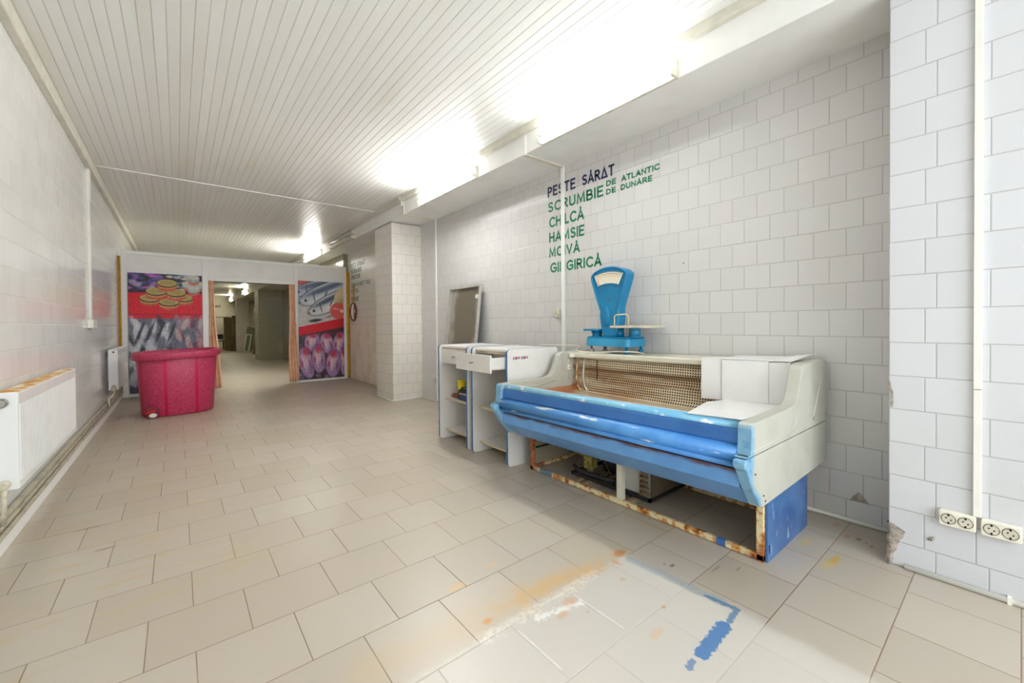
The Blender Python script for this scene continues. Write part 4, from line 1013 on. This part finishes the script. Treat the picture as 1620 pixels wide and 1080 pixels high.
# column and head, an outline in the y-z plane
yc = 2.205
half = [(.052, 1.075), (.070, 1.085), (.078, 1.11), (.086, 1.16), (.096, 1.21), (.102, 1.26), (.098, 1.31), (.100, 1.335), (.118, 1.39), (.150, 1.48), (.176, 1.555), (.186, 1.59), (.186, 1.607), (.178, 1.622), (.150, 1.642), (.10, 1.661), (.05, 1.670), (.0, 1.673)]
outl = [(yc+a, z) for a, z in half] + [(yc-a, z) for a, z in half[::-1][1:]]
b = MB(); b.prism(outl, 2.845, 2.955, 'x'); b.build('column', M_sc, SCL, .016, 3)
# raised rim round the head
hp = [(a*.955, z) for a, z in half if z > 1.30]; rim = [(2.845, yc+a, z-.006) for a, z in hp] + [(2.845, yc-a, z-.006) for a, z in hp[::-1][1:]]
b = MB(); nr_ = len(rim); b.tube(rim, .010, 8, True, [.010*min(1, .15+.3*min(i, nr_-1-i)) for i in range(nr_)]); b.build('head_rim', M_sc, SCL)
def arcpts(r, a0, a1, cz, n=14): return [(yc + r*math.sin(math.radians(a0+(a1-a0)*k/n)), cz + r*math.cos(math.radians(a0+(a1-a0)*k/n))) for k in range(n+1)]
cz = 1.19
win = arcpts(.447, 20.5, -20.5, cz) + arcpts(.340, -19, 19, cz)
b = MB(); b.prism(win, 2.8425, 2.8455, 'x'); D = b.build('dial', M_dial, SCL)
b = MB(); fr = [(2.842, y, z) for y, z in win]; b.tube(fr + [fr[0]], .0055, 8, False); b.build('dial_frame', M_sc, D)
b = MB()
for k in range(41):
    a = math.radians(-17+34*k/40); l = .016 if k % 5 == 0 else .009; r0 = .428
    p = lambda r, s: (2.8418, yc+r*math.sin(a)+s*math.cos(a), cz+r*math.cos(a)-s*math.sin(a))
    b.face([b.v(p(r0, -.0008)), b.v(p(r0, .0008)), b.v(p(r0-l, .0008)), b.v(p(r0-l, -.0008))])
q = arcpts(.405, 17, -17, cz); q2 = arcpts(.4035, 17, -17, cz)
for i in range(len(q)-1): b.face([b.v((2.8418, *q[i])), b.v((2.8418, *q[i+1])), b.v((2.8418, *q2[i+1])), b.v((2.8418, *q2[i]))])
b.build('graduation_marks', M_dark, D)
b = MB(); b.box(2.840, 2.8415, yc-.0018, yc+.0018, .342, .40, Matrix.Translation((0, yc, cz)) @ Matrix.Rotation(math.radians(-16), 4, 'X') @ Matrix.Translation((0, -yc, 0))); b.build('pointer', simple('red_pointer', (200, 60, 30), .4), D)
b = MB(); b.lathe([(.0, -.012), (.022, -.011), (.036, -.006), (.042, 0)], (2.846, yc+.03, 1.255), 'x', 24, 1.0, 2.1); b.build('column_boss', M_sc, SCL)
b = MB(); b.prism(rrect(yc-.012, yc+.014, 1.396, 1.408, .004, 3), 2.8415, 2.8455, 'x'); b.build('badge', M_chrome, SCL, .001)
# weighing plate on the right
b = MB(); b.lathe([(.060, 1.08), (.048, 1.09), (.045, 1.15), (.05, 1.156)], (2.90, 1.985, 0), 'z', 20); b.build('plate_support', M_sc, SCL)
b = MB(); b.lathe([(.035, 1.08), (.03, 1.15)], (2.90, 2.13, 0), 'z', 16); b.build('plate_support', M_sc, SCL)
M_plate = simple('worn_plate', (204, 198, 176), .35, var=.08, scale=12)
b = MB(); b.prism(rrect(2.755, 3.085, 1.80, 2.15, .05, 5), 1.156, 1.176, 'z'); P_ = b.build('weighing_plate', M_plate, SCL, .006)
b = MB(); b.tube([(2.80, 2.112, 1.17), (2.80, 2.112, 1.245), (2.80, 2.106, 1.258), (2.80, 2.09, 1.265), (2.80, 2.0, 1.268), (2.80, 1.985, 1.26), (2.80, 1.978, 1.247), (2.80, 1.978, 1.17)], .005, 8); b.build('handle', simple('cream_wire', (222, 204, 150), .35), P_)
b = MB(); b.lathe([(.055, 1.08), (.04, 1.095), (.055, 1.13)], (2.90, 2.375, 0), 'z', 18); b.build('plate_support', M_sc, SCL)
b = MB(); b.prism(rrect(2.80, 2.99, 2.30, 2.465, .03, 4), 1.131, 1.147, 'z'); b.build('weight_plate', M_sc, SCL, .005)

# ------------------------------------------------------------------ back room
M_brown = simple('brown_board', (122, 104, 56), .6, var=.12, scale=8); M_brown2 = simple('darker_brown_board', (106, 88, 52), .6, var=.12, scale=8)
t = thing('wardrobe', (1.94, 24.9, 0), 'tall brown board cabinet standing at the far end of the back room', 'cabinet')
b = MB(); b.box(1.795, 2.085, 24.6, 25.2, .02, 1.62); b.build('carcass', M_brown, t, .005)
for x0 in (1.80, 1.945): b = MB(); b.box(x0, x0+.135, 24.58, 24.6, .05, 1.60); d = b.build('door', M_brown, t, .004); b = MB(); b.lathe([(.012, -.02), (.012, 0)], (x0+(.12 if x0 < 1.9 else .015), 24.58, .85), 'y', 10); b.build('knob', M_steel, d)
t = thing('crate_stack', (2.19, 24.2, 0), 'brown stacked boxes beside the far pale pillar in the back room', 'boxes')
for k, (h0, h1) in enumerate(((0, .75), (.752, 1.30), (1.302, 1.70))):
    b = MB(); b.box(2.03+k*.02, 2.30, 23.9, 24.4, h0, h1); b.build('box', M_brown2 if k % 2 == 0 else M_brown, t, .006)
b = MB(); b.box(2.05, 2.14, 24.35, 24.44, 1.701, 1.80); 
M_gb = simple('sage_green_board', (132, 144, 112), .5, var=.06); M_woodb = simple('raw_wood_board', (140, 110, 72), .6, var=.15)
def leaner(name, y, x0, w, h, dx, m, label, th=.03, frame=None):
    """a board standing on its lower edge and leaning sideways on the wall at +x"""
    ang = math.atan2(dx, h); T = Matrix.Translation((x0, y, .003)) @ Matrix.Rotation(ang, 4, 'Y')
    t = thing(name, (x0, y, 0), label, 'board')
    b = MB(); b.box(0, w, 0, th, .0, h, T); b.build('board', m, t, .003)
    if frame:
        b = MB(); f = .05; b.box(-.002, f, -.02, 0, 0, h, T).box(w-f, w+.002, -.02, 0, 0, h, T).box(f, w-f, -.02, 0, h-f, h, T).box(f, w-f, -.02, 0, 0, f, T); b.build('frame', frame, t, .004)
leaner('green_board', 22.95, 2.36, .34, 1.17, .20, M_gb, 'plain sage green board leaning at the far pale pillar')
leaner('framed_panel', 22.6, 2.33, .24, .84, .13, M_gb, 'white framed green panel leaning low beside the far pale pillar', .02, M_white)
leaner('wood_board', 20.4, 2.44, .12, .88, .14, M_woodb, 'brown wooden board leaning nearest the doorway in the back room')
b = MB()
t = thing('folding_chair', (1.68, 26, 0), 'dark chair beside the brown cabinet in the back room', 'chair')
M_ch = simple('dark_chair', (40, 36, 30), .6)
b = MB(); b.box(1.50, 1.86, 25.9, 26.25, .42, .46); b.build('seat', M_ch, t, .01)
b = MB(); b.box(1.52, 1.84, 26.24, 26.27, .52, .78); b.build('backrest', M_ch, t, .01)
for xx, yy, h in ((1.51, 25.9, .42), (1.82, 25.9, .42), (1.51, 26.24, .78), (1.82, 26.24, .78)): b = MB(); b.box(xx, xx+.03, yy, yy+.03, 0, h); b.build('leg', M_ch, t)
for xx in (1.51, 1.82): b = MB(); b.box(xx, xx+.03, 25.88, 26.25, .62, .65); b.build('armrest', M_ch, t)
# blue letters on the end wall (face the room)
cu = bpy.data.curves.new('t', 'FONT'); cu.body = 'oat'; cu.size = 1; cu.resolution_u = 2; cu.offset = .02
o = bpy.data.objects.new('t', cu); COL.objects.link(o); bpy.context.view_layer.update()
me = bpy.data.meshes.new_from_object(o.evaluated_get(bpy.context.evaluated_depsgraph_get()))
xs = [v.co.x for v in me.vertices]; k = .42/(max(xs)-min(xs)); b = MB(); Vv = [b.v((1.40+(v.co.x-min(xs))*k, YB-.002, 2.21+v.co.y*.19)) for v in me.vertices]
for p in me.polygons: b.face([Vv[i] for i in p.vertices])
bpy.data.objects.remove(o); bpy.data.meshes.remove(me); bpy.data.curves.remove(cu)
tag(b.build('painted_letters', M_navy), 'dark letters painted high on the end wall of the back room', 'lettering')
b = MB(); b.box(1.25, 2.2, YB-.02, YB, 1.66, 1.70); structure(b.build('trim_4', M_brown))
